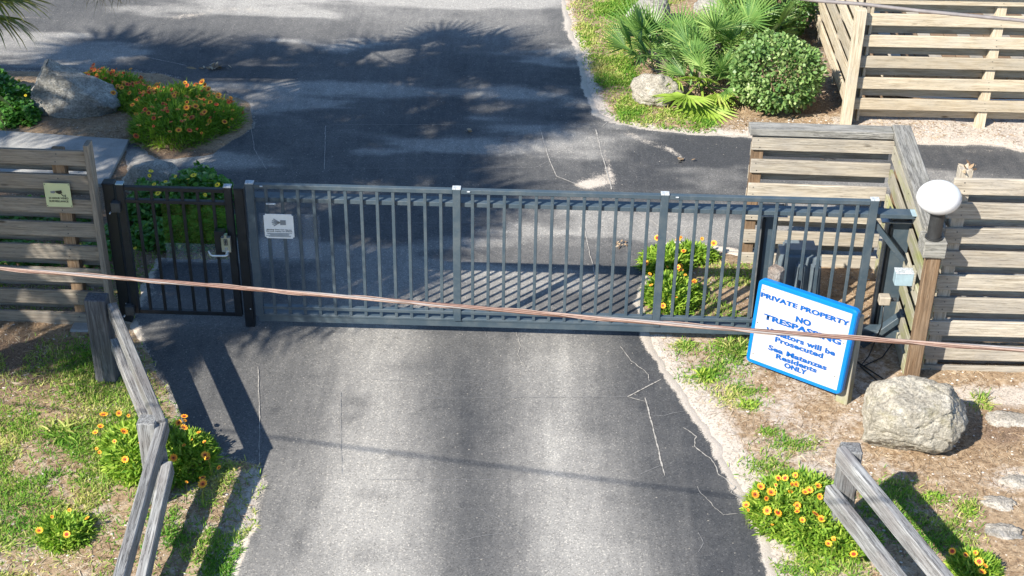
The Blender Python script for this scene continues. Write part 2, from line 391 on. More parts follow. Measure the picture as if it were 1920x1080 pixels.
# ================================================================== SETTING
ROAD = [(400, 1300), (440, 1080), (455, 1010), (475, 985), (495, 905), (482, 868), (430, 862), (395, 850), (345, 800), (322, 745), (300, 700), (275, 650),
        (252, 612), (262, 575), (270, 540), (300, 487), (432, 487), (436, 420), (436, 345), (236, 338), (245, 272), (300, 300), (400, 292), (480, 240), (470, 190), (300, 135), (0, 130), (-900, 120), (-900, -900), (1000, -900),
        (1030, -80), (1055, 0), (1068, 50), (1088, 110), (1104, 170), (1118, 213), (1150, 228), (1200, 240), (1300, 250), (1420, 258), (1560, 266), (1700, 270), (1835, 268), (1920, 283), (2600, 300),
        (2600, 620), (1790, 600), (1725, 560), (1690, 505), (1500, 492), (1400, 480), (1350, 470), (1262, 462), (1236, 480), (1215, 520), (1206, 560), (1205, 600), (1216, 628),
        (1228, 655), (1246, 690), (1290, 760), (1340, 830), (1392, 930), (1432, 1010), (1452, 1080), (1500, 1300)]
ROADW = gp(ROAD)
_pb = [p for p in ROADW]
def asph_sd(x, y):
    d = sdist(x, y, ROADW)
    return d+.10*(fbm(x*2.2, y*2.2, 3)-.5)+.06*(fbm(x*9, y*9, 8)-.5)
def grid(x0, x1, y0, y1, st):
    xs = np.arange(x0, x1+st/2, st); ys = np.arange(y0, y1+st/2, st); X, Y = np.meshgrid(xs, ys)
    nx, ny = len(xs), len(ys); i = np.arange(nx*ny).reshape(ny, nx)
    F = np.stack([i[:-1, :-1], i[:-1, 1:], i[1:, 1:], i[1:, :-1]], -1).reshape(-1, 4)
    return X.ravel(), Y.ravel(), F
def to_px(x, y, z=0.):
    d = np.stack([x-CAM[0], y-CAM[1], np.full(x.shape, z)-CAM[2]], -1); zz = d@CF
    return 960+FK*(d@CR)/zz, 540-FK*(d@CU)/zz
def blob(px, py, cx, cy, rx, ry, ang=0.):
    a = math.radians(ang); dx = px-cx; dy = py-cy
    u = (dx*math.cos(a)+dy*math.sin(a))/rx; v = (-dx*math.sin(a)+dy*math.cos(a))/ry
    return np.exp(-(u*u+v*v))
# road surface
X, Y, F = grid(-16, 24, -7, 22, .05)
sd = asph_sd(X, Y); keepv = sd > -.16
kf = keepv[F].all(1); F = F[kf]
used = np.unique(F); remap = -np.ones(len(X), int); remap[used] = np.arange(len(used)); F = remap[F]; X = X[used]; Y = Y[used]; sd = sd[used]
px, py = to_px(X, Y)
# direction of travel and lane bands
ca, sa = math.cos(.087), math.sin(.087)
U = X*ca+Y*sa
c0 = (G(885, 900)[0]*ca+G(885, 900)[1]*sa)
Uw = U-c0+.10*(fbm(X*.5, Y*.5, 21)-.5)
wear = .28+.50*np.exp(-((Uw+.88)/.50)**2)+.45*np.exp(-((Uw-.80)/.46)**2)
wear = np.where(Uw < -1.3, np.maximum(wear, .18), wear)
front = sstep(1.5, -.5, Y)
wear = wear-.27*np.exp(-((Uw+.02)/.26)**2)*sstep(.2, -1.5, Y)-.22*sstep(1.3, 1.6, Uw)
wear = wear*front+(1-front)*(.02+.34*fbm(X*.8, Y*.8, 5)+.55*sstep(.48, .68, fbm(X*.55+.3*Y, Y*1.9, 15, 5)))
wear += .34*sstep(150, 10, py)*sstep(1130, 950, px)*sstep(330, 700, px)+.12*sstep(140, 0, py)
wear += .16*sstep(700, 1050, py)*(X < 4)
wear += .25*blob(px, py, 1050, 440, 150, 60)
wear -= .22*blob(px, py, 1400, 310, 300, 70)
for (cx, cy, rx, ry, an, a_) in [(672, 755, 26, 14, 10, .35), (660, 785, 22, 10, -20, .25), (700, 930, 34, 14, 8, .25), (590, 930, 20, 40, 0, .2), (1130, 800, 34, 26, 0, .2), (690, 1040, 40, 26, 0, .3), (560, 1020, 18, 30, 0, .25), (830, 620, 50, 16, 0, .15), (1210, 590, 30, 60, 10, .2), (750, 690, 60, 10, 0, .12)]:
    wear -= a_*blob(px, py, cx, cy, rx, ry, an)
wear += .25*blob(px, py, 1035, 850, 16, 60, -4)+.2*blob(px, py, 1060, 700, 14, 90, -4)
wear += .12*sstep(1000, 700, px)*sstep(640, 1080, py)
sand = .36*sstep(.22, .0, sd)*sstep(-.5, .5, np.minimum(X-2.5, 1))+.46*sstep(.07, .0, sd)+.45*sstep(.09, -.02, sd)*sstep(2., 3., X)
for (cx, cy, rx, ry, an, s) in [(350, 32, 70, 9, -8, .5), (480, 22, 90, 9, 4, .42), (60, 35, 55, 4, 4, .45), (445, 104, 38, 14, 25, .30), (800, 152, 50, 10, 6, .26), (560, 150, 60, 9, -8, .22), (940, 168, 60, 10, 8, .2),
        (1200, 262, 75, 9, 22, .50), (1270, 292, 45, 6, 38, .42), (1120, 338, 40, 22, -10, .52), (1098, 348, 30, 8, 0, .5), (1135, 290, 9, 60, -14, .45), (1110, 40, 60, 14, -10, .35), (1000, 60, 80, 16, -5, .22), (1090, 30, 14, 80, -10, .35), (730, 15, 40, 14, 0, .2),
        (1165, 400, 45, 40, 0, .28), (1340, 470, 90, 8, 3, .5), (1830, 285, 70, 8, 4, .4), (560, 895, 40, 12, 0, .26), (640, 570, 60, 10, 0, .1), (450, 1020, 26, 60, 12, .5), (1215, 640, 14, 16, 0, .5), (255, 620, 20, 18, 0, .45), (280, 540, 30, 60, 0, .42)]:
    sand = sand+s*blob(px, py, cx, cy, rx, ry, an)
sand = np.maximum(sand, .30*(sd < .3)*sstep(.3, 0, sd)*(X > 2))
Z = .012+.006*(fbm(X*1.2, Y*1.2, 31)-.5)-.05*sstep(.03, -.12, sd)
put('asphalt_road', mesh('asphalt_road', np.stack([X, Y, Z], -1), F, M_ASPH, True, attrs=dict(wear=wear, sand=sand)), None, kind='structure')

# ground sheet : fine in view, coarse to the horizon
xs = np.concatenate([-np.geomspace(6, 300, 26)[::-1], np.arange(-5.9, 10.41, .05), np.geomspace(10.6, 300, 26)])
ys = np.concatenate([-np.geomspace(4.6, 300, 26)[::-1], np.arange(-4.5, 10.61, .05), np.geomspace(11, 300, 26)])
Xg, Yg = np.meshgrid(xs, ys); nx, ny = len(xs), len(ys); ii = np.arange(nx*ny).reshape(ny, nx)
Fg = np.stack([ii[:-1, :-1], ii[:-1, 1:], ii[1:, 1:], ii[1:, :-1]], -1).reshape(-1, 4)
Xg = Xg.ravel(); Yg = Yg.ravel()
LAWN = gp([(1055, -60), (1075, 40), (1150, 230), (1300, 248), (1350, 245), (1330, 212), (1225, 205), (1190, 120), (1240, 20), (1400, -60)])
def masks(x, y):
    px, py = to_px(x, y); far = ((px < -400) | (px > 2400) | (py < -300) | (py > 1500))
    sd = asph_sd(x, y)
    edge = sstep(-.35, -.0, sd)                                   # sand belt along the tarmac
    right = sstep(2.6, 3.2, x)
    sand = .30+.5*edge*right
    mul = np.zeros(x.shape); gr = np.zeros(x.shape)
    fore = (y < .2)&(x > 3)
    sand = np.where(fore, .47+.60*edge-.22*sstep(1560, 1900, px), sand)
    mul = np.where(fore, .62*blob(px, py, 1860, 790, 90, 45)+.35*blob(px, py, 1890, 830, 60, 40)+.25*blob(px, py, 1720, 950, 80, 60), mul)
    sand = sand+.8*blob(px, py, 1880, 745, 110, 18)+.5*blob(px, py, 1900, 900, 40, 22)
    # lawn top right
    dl = sdist(x, y, LAWN); gr = np.maximum(gr, .48*sstep(-.15, .3, dl)-.25*blob(px, py, 1190, 130, 50, 40))
    sand = sand-.35*sstep(-.1, .2, dl)
    mulch_bed = (px > 1480)&(py < 215)&(y > 3); mul = np.where(mulch_bed, .55, mul)  # dark mulch soil right of the round shrub
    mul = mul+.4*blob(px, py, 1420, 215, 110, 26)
    sand = sand+.55*((px > 1560)&(py > 222)&(py < 285))+.5*blob(px, py, 1540, 120, 30, 60)
    # strip behind the gate
    beh = (px > 1190)&(px < 1720)&(py > 450)&(py < 640)&(y > 0.1); mul = np.where(beh, .45, mul); gr = np.where(beh, .30*(px < 1420), gr); sand = np.where(beh, .25, sand)
    # left foreground
    lf = (x < 1.)&(y < .1)
    mul = np.where(lf, .30*sstep(230, 60, px)*sstep(820, 700, py)+.45*blob(px, py, 0, 700, 110, 110), mul)
    gr = np.where(lf, .42*sstep(760, 860, py)+.6*blob(px, py, 160, 700, 80, 60)+.4*blob(px, py, 220, 740, 60, 50), gr)
    sand = np.where(lf, .40+.5*edge*(py > 880)-.2*sstep(200, 60, px)*(py < 820), sand)
    lb = (px < 440)&(py < 610)&(y > .1); mul = np.where(lb, .60, mul); sand = np.where(lb, .20+.2*edge, sand)
    isl = (px < 480)&(py < 300)&(y > 3.9); mul = np.where(isl, .42, mul); sand = np.where(isl, .30, sand)
    return sand, mul, gr, sd, px, py
sand, mul, gr, sdg, pxg, pyg = masks(Xg, Yg)
inn = sstep(.0, .25, -sdg)
Zg = -.034+.040*sstep(.06, -.06, sdg)+inn*(.010+.045*(fbm(Xg*1.7, Yg*1.7, 41)-.5)+.02*(fbm(Xg*8, Yg*8, 42)-.5))
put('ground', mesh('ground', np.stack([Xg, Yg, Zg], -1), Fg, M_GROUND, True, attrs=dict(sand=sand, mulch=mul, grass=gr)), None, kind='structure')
def gz(x, y):
    x = np.atleast_1d(np.asarray(x, float)); y = np.atleast_1d(np.asarray(y, float)); s = asph_sd(x, y)
    z = .006+sstep(0, .25, -s)*(.010+.045*(fbm(x*1.7, y*1.7, 41)-.5)+.02*(fbm(x*8, y*8, 42)-.5))
    return np.where(s > 0, .012, z)

# concrete path on the left, a shallow slab
pp = gp([(-900, 235), (0, 251), (243, 268), (207, 338), (196, 352), (-900, 330)])
bm = bmesh.new(); top = [bm.verts.new((p[0], p[1], .05)) for p in pp]; bot = [bm.verts.new((p[0], p[1], -.05)) for p in pp]
bm.faces.new(top)
for i in range(len(pp)):
    j = (i+1) % len(pp); bm.faces.new((top[j], top[i], bot[i], bot[j]))
bmesh.ops.recalc_face_normals(bm, faces=bm.faces)
bmesh.ops.bevel(bm, geom=[e for e in bm.edges if all(abs(v.co.z-.05) < 1e-5 for v in e.verts)], offset=.008, segments=1, affect='EDGES')
put('concrete_path', bm_mesh(bm, 'concrete_path', M_CONC), None, kind='structure')

# saw cuts and cracks: thin ribbons of sand filling
rs = random.Random(4)
def ribbon(name, pts, wpx, mat, jit=0., sub=1):
    P = [G(*p)[:2] for p in pts]; Q = []
    for a, b in zip(P[:-1], P[1:]):
        L = np.linalg.norm(b-a); n = max(1, int(L/(.02 if jit else .06)))
        for i in range(n): Q.append(a+(b-a)*i/n)
    Q.append(P[-1]); Q = np.array(Q); n = len(Q)
    t = np.gradient(Q, axis=0); t /= np.linalg.norm(t, axis=1)[:, None]+1e-9; nn = np.stack([-t[:, 1], t[:, 0]], -1)
    if jit:
        w1 = np.array([rs.gauss(0, 1) for _ in range(n)]); w1 = np.convolve(w1, np.ones(3)/3, 'same')+1.6*np.interp(np.arange(n), np.arange(0, n+6, 5), [rs.gauss(0, 1) for _ in range(len(range(0, n+6, 5)))]); Q = Q+nn*(w1*jit)[:, None]
    wd = np.array([wpx*.78*(.35+.9*rs.random()) for _ in range(n)]); wd[0] *= .3; wd[-1] *= .3
    V = []; 
    for q, m_, w_ in zip(Q, nn, wd):
        V += [(*(q-m_*w_/2), .0195), (*(q+m_*w_/2), .0195)]
    F = [(2*i, 2*i+1, 2*i+3, 2*i+2) for i in range(n-1)]
    put(name, mesh(name, V, F, mat), None, kind='structure')
SC = 'saw_cut'
for pts, wd in [([(638, 738), (640, 893)], .006), ([(800, 750), (1000, 748), (1176, 747)], .006), ([(690, 903), (950, 902)], .005), ([(1176, 747), (1240, 714)], .016), ([(1176, 747), (1212, 757)], .010),
                ([(1209, 748), (1228, 820), (1246, 895)], .017), ([(1198, 893), (1240, 876)], .006), ([(611, 238), (608, 320)], .009), ([(620, 236), (800, 236), (1008, 238)], .007), ([(608, 318), (820, 318), (1000, 317)], .006),
                ([(1011, 238), (1022, 275), (1030, 303), (1044, 333), (1105, 358)], .014), ([(1000, 318), (1031, 303)], .008), ([(1117, 245), (1128, 290), (1147, 358)], .02), ([(1192, 396), (1240, 430), (1286, 462)], .012),
                ([(1096, 430), (1106, 480), (1118, 528)], .012), ([(910, 526), (1050, 528), (1200, 531)], .006), ([(690, 421), (910, 421)], .006), ([(1340, 473), (1440, 478)], .014), ([(484, 690), (487, 780), (486, 875)], .010), ([(470, 240), (478, 285), (500, 320)], .009), ([(180, 90), (350, 125)], .012),
                ([(1150, 222), (1128, 240)], .012)]:
    ribbon(SC, pts, wd, M_CRACK if wd > .008 else M_CRACKD, .0015)
for pts, wd in [([(966, 625), (975, 650), (968, 668), (984, 692)], .008), ([(1165, 652), (1185, 680), (1209, 699), (1217, 718)], .009), ([(1280, 805), (1306, 822), (1300, 840), (1340, 872), (1347, 893), (1380, 915), (1374, 927), (1404, 950)], .012),
                ([(1305, 915), (1330, 945), (1355, 971), (1385, 968)], .007), ([(1310, 1000), (1318, 1020), (1308, 1040)], .006), ([(850, 955), (905, 960), (950, 985), (980, 1010)], .005), ([(860, 1015), (900, 1008), (960, 1005)], .005), ([(860, 1053), (920, 1052)], .005), ([(700, 715), (860, 716), (960, 722)], .005), ([(1200, 778), (1240, 783), (1290, 775)], .006), ([(900, 612), (912, 634), (960, 635)], .006)]:
    ribbon('crack', pts, wd, M_CRACK if wd > .006 else M_CRACKD, .006)

# ================================================================== SLIDING GATE
GL = 1.9
gate = thing('sliding_gate', (0, 0, .1), 'long blue-grey metal picket sliding gate closed across the driveway', 'gate')
def pb(name, c, s, mat=M_GATE, parent=gate, **kw): return block(name, c, s, mat, parent, bev=.003, **kw)
for i in range(4):
    o = pb('frame_post', (i*GL, 0, (.20+1.615)/2), (.072, .06, 1.615-.20))
    cpo = pb('post_cap', (i*GL, 0, 1.6225), (.078, .066, .014), M_CAPW)
for i in range(3):
    xa, xb = i*GL+.037, (i+1)*GL-.037; xm = (xa+xb)/2; L = xb-xa
    pb('top_rail', (xm, 0, 1.592), (L, .05, .042)); pb('bottom_rail', (xm, 0, .290), (L, .05, .034))
    for k in range(12):
        x = i*GL+GL*(k+1)/13
        pb('picket', (x, .0, .93), (.030, .022, 1.26)) if False else None
        pb('picket', (x, -.006, (.22+1.57)/2), (.030, .022, 1.57-.22))
pb('track_tube', (3.15, .071, 1.440), (6.36, .12, .044))
pb('bottom_beam', (2.98, .045, .172), (6.0, .11, .094)); pb('beam_lip', (2.98, -.0135, .205), (6.0, .008, .024))
pb('end_plate', (6.18, .05, 1.464), (.24, .13, .006), M_BOX)
beam('brace', (5.74, .03, 1.36), (6.05, .03, .98), .05, .07, M_GATE, gate, up=(0, 1, 0))
beam('brace', (5.78, .0, .05), (6.15, .0, .42), .06, .09, M_GATE, gate, up=(0, 1, 0))
beam('tail_beam', (5.98, .05, .17), (6.5, .05, .17), .11, .09, M_GATE, gate)
# bolts of the rail joints
for i in range(3):
    for dx in (.11,):
        pb('rail_clip', (i*GL+dx, -.03, 1.60), (.03, .012, .012), M_CAPW)
# clear panel wired to the gate
put('clear_panel', box_me(.56, .004, .47, M_PLEX, 0), gate, Matrix.Translation((.34, .022, 1.055)))
sg = thing('warning_sign', (.25, -.03, 1.06), 'small white warning sign with crushed hand symbol wired to the sliding gate', 'sign')
Mq = Matrix.Translation((.25, -.035, 1.19))
bm = bmesh.new(); bmesh.ops.create_cube(bm, size=1)
for v in bm.verts: v.co = Vector((v.co.x*.275, v.co.y*.005, v.co.z*.255))
bmesh.ops.bevel(bm, geom=[e for e in bm.edges if abs(e.verts[0].co.y-e.verts[1].co.y) > .001], offset=.015, segments=3, affect='EDGES')
M_PLAQ = plain('plaque_white', (.78, .77, .74), .45, 0, .08, 9)
put('sign_panel', bm_mesh(bm, 'sign_panel', M_PLAQ), sg, Mq)
block('hanging_clip', (.19, -.04, 1.425), (.09, .01, .018), M_CAPW, sg)
def text_me(name, body, mat, bold=.02, font_ext=0.):
    cu = bpy.data.curves.new(name, 'FONT'); cu.body = body; cu.size = 1; cu.offset = bold; cu.resolution_u = 5; cu.align_x = 'LEFT'; cu.space_character = 1.06
    ob = bpy.data.objects.new(name, cu); col.objects.link(ob)
    dg = bpy.context.evaluated_depsgraph_get(); me = bpy.data.meshes.new_from_object(ob.evaluated_get(dg))
    bpy.data.objects.remove(ob); bpy.data.curves.remove(cu)
    me.materials.clear(); me.materials.append(mat)
    co_ = np.zeros(len(me.vertices)*3); me.vertices.foreach_get('co', co_); co_ = co_.reshape(-1, 3)
    return me, co_
def place_text(name, body, mat, parent, origin, eu, ev, u0, u1, v0, v1, bold=.02, off=.004):
    """lays flat lettering between u0..u1 and v0..v1 on the plane origin+u*eu+v*ev"""
    me, c = text_me(name, body, mat, bold); mn = c.min(0); mx = c.max(0)
    s = (c[:, 0]-mn[0])/(mx[0]-mn[0]); has_desc = any(ch in 'gjpqy' for ch in body)
    t = (c[:, 1]-mn[1])/(mx[1]-mn[1])
    O = Vector(origin); EU = Vector(eu); EV = Vector(ev); nrm = EU.cross(EV).normalized()
    for i, v in enumerate(me.vertices):
        v.co = O+EU*(u0+(u1-u0)*float(s[i]))+EV*(v0+(v1-v0)*float(t[i]))+nrm*off
    return put(name, me, parent, None)
O = (.25-.1375, -.0375, 1.0625); EU = (.275, 0, 0); EV = (0, 0, .255)
place_text('lettering', 'Moving Gate Can Cause', M_INK, sg, O, EU, EV, .08, .92, .335, .395, .03)
place_text('lettering', 'Serious Injury or Death', M_INK, sg, O, EU, EV, .06, .94, .265, .325, .03)
for k in range(5):
    block('print_line', (.25-.01*(k % 2), -.0405, 1.062+.255*(.22-.035*k)), (.235-.03*((k*7) % 3), .001, .0045), M_PRINT, sg, bev=0)
# pictogram : hand caught by a wheel
block('pictogram', (.29, -.0405, 1.232), (.052, .002, .05), M_PRINT, sg, bev=0)
for a in (-.6, -.3, 0, .3, .6):
    beam('pictogram', (.262, -.0405, 1.232), (.262-.075*math.cos(a*1.1), -.0405, 1.232+.06*math.sin(a*1.1)), .002, .009, M_PRINT, sg, up=(0, 0, 1), bev=0)

# ================================================================== PEDESTRIAN GATE
pg = thing('pedestrian_gate', (-.75, .08, .06), 'narrow black metal walk gate with keypad lever lock and green plastic panel', 'gate')
def qb(name, c, s, mat=M_BLACK, parent=pg, **kw): return block(name, c, s, mat, parent, bev=.003, **kw)
YP = .08
for x in (-1.225, -.225):
    qb('stile', (x, YP, .83), (.068, .06, 1.40))
qb('stile_cap', (-1.225, YP, 1.537), (.074, .066, .014), M_BOX); qb('stile_cap', (-.225, YP, 1.537), (.074, .066, .014), M_CAPW)
for z, d in ((1.49, .04), (1.36, .036), (.15, .045)):
    qb('rail', (-.725, YP, z), (.93, .045, d))
for k in range(6):
    x = -1.225+1.0*(k+1)/7; qb('picket', (x, YP-.004, .82), (.028, .022, 1.30))
put('green_panel', box_me(.60, .004, .42, M_PLEXG, 0), pg, Matrix.Translation((-.575, YP+.03, 1.11)))
put('clear_panel', box_me(.60, .004, .20, M_PLEX, 0), pg, Matrix.Translation((-.575, YP+.03, .795)))
lk = qb('lock_box', (-.325, YP-.045, .97), (.10, .07, .25)); lk.name = 'lock_box'
bm = bmesh.new(); bmesh.ops.create_cube(bm, size=1)
for v in bm.verts: v.co = Vector((v.co.x*.085, v.co.y*.045, v.co.z*.21))
bmesh.ops.bevel(bm, geom=[e for e in bm.edges if abs(e.verts[0].co.y-e.verts[1].co.y) > .001], offset=.03, segments=4, affect='EDGES')
LB = put('lock_body', bm_mesh(bm, 'lock_body', M_SILVER), pg, Matrix.Translation((-.262, YP-.098, .975)))
block('keypad', (-.262, YP-.122, 1.005), (.034, .006, .065), M_BLKPL, LB)
for k in range(4):
    for j in (-1, 1):
        block('key_button', (-.262+j*.008, YP-.127, 1.028-.015*k), (.006, .005, .007), M_SILVER, LB, bev=.001)
block('lock_cylinder', (-.262, YP-.123, .935), (.026, .008, .024), M_GALV, LB)
bm = tube_bm([(-.255, YP-.10, .885), (-.255, YP-.15, .885), (-.27, YP-.16, .882), (-.385, YP-.155, .876), (-.41, YP-.15, .885), (-.425, YP-.15, .925)], [.018, .014, .011, .011, .010, .006], 8)
put('lever_handle', bm_mesh(bm, 'lever_handle', M_SILVER, True), LB)
for z in (1.31, .18):
    block('hinge', (-1.275, YP-.035, z), (.085, .07, .10), M_DKMET, pg); beam('hinge_bolt', (-1.33, YP-.05, z-.055), (-1.33, YP-.085, z-.055), .014, .014, M_CAPW, pg)
# black posts either side
def gpost(x, y, h, wd, label):
    t = thing('gate_post', (x, y, 0), label, 'post')
    block('post_shaft', (x, y, h/2), (wd, wd*.9, h), M_BLACK, t, bev=.004)
    block('post_cap', (x, y, h+.008), (wd+.012, wd*.9+.012, .016), M_BLACK, t)
    block('base_bolt', (x+.02, y-wd*.45-.006, .22), (.012, .012, .012), M_CAPW, t)
gpost(-1.345, .14, 1.505, .105, 'black square metal post on which the walk gate is hinged')
gpost(-.125, .10, 1.51, .090, 'black square metal post standing between walk gate and sliding gate')

# ================================================================== CANTILEVER GUIDE POSTS
def guide_post(x, y, label, wd=.13, h=1.28):
    t = thing('guide_post', (x, y, 0), label, 'post')
    block('post_shaft', (x, y, h/2), (wd, .12, h), M_GATE, t)
    block('side_strip', (x-wd/2-.025, y-.03, h/2), (.045, .05, h-.02), M_GALV, t)
    block('side_strip', (x-wd/2-.002-.0, y-.072, h/2), (.03, .02, h-.04), M_BLACK, t)  # black strip down the front left corner of the post
    block('top_plate', (x+.01, y-.01, h+.008), (wd*2.1, .16, .014), M_GALV, t)
    block('roller_bracket', (x-.11, y-.03, h+.07), (.014, .12, .11), M_DKMET, t); block('roller_bracket', (x+.13, y-.03, h+.07), (.014, .12, .11), M_DKMET, t)
    bm = tube_bm([(x-.09, y-.03, h+.065), (x+.11, y-.03, h+.065)], .045, 14); put('roller', bm_mesh(bm, 'roller', M_BLKPL, True), t)
guide_post(4.83, .32, 'blue-grey steel guide post with roller bracket behind the gate, nearest the white sign')
guide_post(6.03, .26, 'broad blue-grey steel guide post with roller at the gate tail, beside the globe lamp', .19, 1.28)

# gate operator
t = thing('gate_operator', (5.24, .80, 0), 'blue-grey plastic gate motor housing behind the gate bars', 'gate motor')
bm = bmesh.new(); bmesh.ops.create_cube(bm, size=1)
for v in bm.verts:
    top_ = v.co.z > 0; v.co = Vector((v.co.x*(.40 if top_ else .46), v.co.y*(.30 if top_ else .40)+(.03 if top_ else 0), v.co.z*.62+.35))
bmesh.ops.bevel(bm, geom=list(bm.edges), offset=.055, segments=4, affect='EDGES')
put('housing', bm_mesh(bm, 'housing', M_OPER, False), t, Matrix.Translation((5.24, .80, 0)))
for dx in (-.02, .13):
    bm = bmesh.new(); bmesh.ops.create_cube(bm, size=1)
    for v in bm.verts: v.co = Vector((v.co.x*.085, v.co.y*.10-(0 if v.co.z > 0 else .03), v.co.z*.44))
    bmesh.ops.bevel(bm, geom=list(bm.edges), offset=.02, segments=2, affect='EDGES')
    put('moulded_rib', bm_mesh(bm, 'moulded_rib', M_OPER), t, Matrix.Translation((5.24+dx, .605, .36)))
block('base_plate', (5.24, .80, .02), (.56, .5, .04), M_CONC, t)

# ================================================================== WOODEN BOARD FENCES (boards on both faces)
NAILS = []
def board_fence(name, A, B, z_tops, hb, label, mat, matb, posts, side=-1, depth=.10, group=None, backdz=-.14, bt=.032, bottom_clip=True, seed=1, ends=(0, 0), postmat=None, ztop_post=None):
    """A,B ground points of the near face; side: sign of the normal that points at the near face"""
    r = random.Random(seed); A = Vector((*A, 0)); B = Vector((*B, 0)); d = (B-A).normalized(); n = Vector((d.y, -d.x, 0))*(-side if side else 1)
    n = Vector((-d.y, d.x, 0)); n = n*side                   # near-face normal
    t = thing(name, tuple(A), label, 'fence', group)
    for zt in z_tops:
        z = zt-hb/2
        j = lambda s=.004: r.uniform(-s, s)
        beam('board', A-n*(bt/2)+Vector((0, 0, z+j()))-d*(ends[0]+r.uniform(0, .012)), B-n*(bt/2)+Vector((0, 0, z+j()))+d*(ends[1]+r.uniform(0, .012)), bt, hb, mat, t, roll=j(.02))
        for s_ in posts:
            for dz_ in (-.04, .04):
                q = A+d*(s_+r.uniform(-.012, .012))+n*.001+Vector((0, 0, z+dz_)); NAILS.append((t, q, n))
        zb = z+backdz
        if zb-hb/2 > -.02:
            beam('board', A-n*(depth+bt*1.5+.001)+Vector((0, 0, zb+j())), B-n*(depth+bt*1.5+.001)+Vector((0, 0, zb+j())), bt, hb, matb, t, roll=j(.02))
    h = (ztop_post or z_tops[0])-.02
    for s in posts:
        p = A+d*s-n*(bt+depth/2); beam('post', p+Vector((0, 0, -.1)), p+Vector((0, 0, h)), .115, depth-.004, postmat or W_POST, t, up=tuple(n))
    return t, A, B, d, n
W_GREYD = wood('shaded_fence_wood', (.16, .13, .10), (.30, .255, .20), (.42, .37, .30), (.24, .215, .185), .0, .5)  # darker copy of the fence wood, palm shade put into its colour
# left fence
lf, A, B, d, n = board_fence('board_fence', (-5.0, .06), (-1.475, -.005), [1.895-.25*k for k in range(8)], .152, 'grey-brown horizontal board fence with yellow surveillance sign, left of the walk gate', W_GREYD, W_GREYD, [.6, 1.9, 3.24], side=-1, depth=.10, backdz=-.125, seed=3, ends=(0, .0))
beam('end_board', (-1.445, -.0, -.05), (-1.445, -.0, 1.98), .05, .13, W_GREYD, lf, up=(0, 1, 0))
block('footing', (-1.66, -.02, .015), (.36, .24, .05), M_CONC, lf, bev=.02)
# surveillance sign
sv = thing('surveillance_sign', (-1.77, -.04, 1.34), 'pale yellow video surveillance sign screwed to the left board fence', 'sign')
block('sign_panel', (-1.772, -.045, 1.46), (.24, .004, .245), M_YEL, sv, bev=.001)
O = (-1.892, -.0475, 1.3375); EU = (.24, 0, 0); EV = (0, 0, .245)
place_text('lettering', '24 HOUR VIDEO', M_INK, sv, O, EU, EV, .13, .89, .34, .42, .03); place_text('lettering', 'SURVEILLANCE', M_INK, sv, O, EU, EV, .13, .87, .21, .29, .03)
def flat_poly(name, pts, mat, parent, O, EU, EV, off=.004):
    O, EU, EV = Vector(O), Vector(EU), Vector(EV); nn = EU.cross(EV).normalized()
    V = [O+EU*u+EV*v+nn*off for u, v in pts]; return put(name, mesh(name, V, [tuple(range(len(V)))], mat), parent)
flat_poly('camera_symbol', [(.42, .68), (.66, .72), (.68, .60), (.56, .55), (.44, .61)], M_INK, sv, O, EU, EV)
flat_poly('camera_symbol', [(.22, .66), (.40, .69), (.42, .61), (.36, .575), (.24, .60)], M_PRINT, sv, O, EU, EV)
flat_poly('camera_symbol', [(.60, .57), (.64, .57), (.72, .49), (.78, .50), (.78, .55), (.80, .55), (.80, .43), (.78, .43), (.77, .47), (.70, .46)], M_INK, sv, O, EU, EV)
for u in (.04, .96):
    for v in (.05, .95): block('screw', (-1.892+.24*u, -.049, 1.3375+.245*v), (.008, .004, .008), M_DKMET, sv, bev=.001)
# fence behind the gate tail (C) and its return (D)
fc, A, B, d, n = board_fence('board_fence', (4.775, 1.54), (6.17, 1.52), [1.487, 1.228, .957, .686, .415, .144], .150, 'short weathered board fence with cracked cap rail behind the gate tail', W_GREY, W_GREY, [.06], side=-1, depth=.11, backdz=-.135, seed=5)
beam('cap_rail', (4.73, 1.60, 1.545), (6.155, 1.585, 1.545), .18, .075, W_CAP, fc, bev=.008)
fd, A, B, d, n = board_fence('board_fence', (6.14, 1.40), (6.085, -.50), [1.487, 1.228, .957, .686, .415, .200], .150, 'algae-stained return fence running from the cap rail corner to the globe lamp post', W_GREEN, W_GREEN, [.1, .95], side=-1, depth=.11, backdz=-.135, seed=6)
beam('cap_rail', (6.255, 1.69, 1.55), (6.165, -.44, 1.55), .19, .08, W_CAP, fd, bev=.008)
# right fence
fr, A, B, d, n = board_fence('board_fence', (6.28, -.36), (9.2, -.34), [float(GY(1900, yy, -.36)[2]) for yy in (338, 384, 431, 475, 520, 563, 607, 652, 690)], .155, 'tall weathered board fence on the right behind the white globe lamp', W_GREY, W_GREY, [.10, 2.1], side=-1, depth=.11, backdz=-.145, seed=7, ztop_post=2.12, postmat=W_GREY)
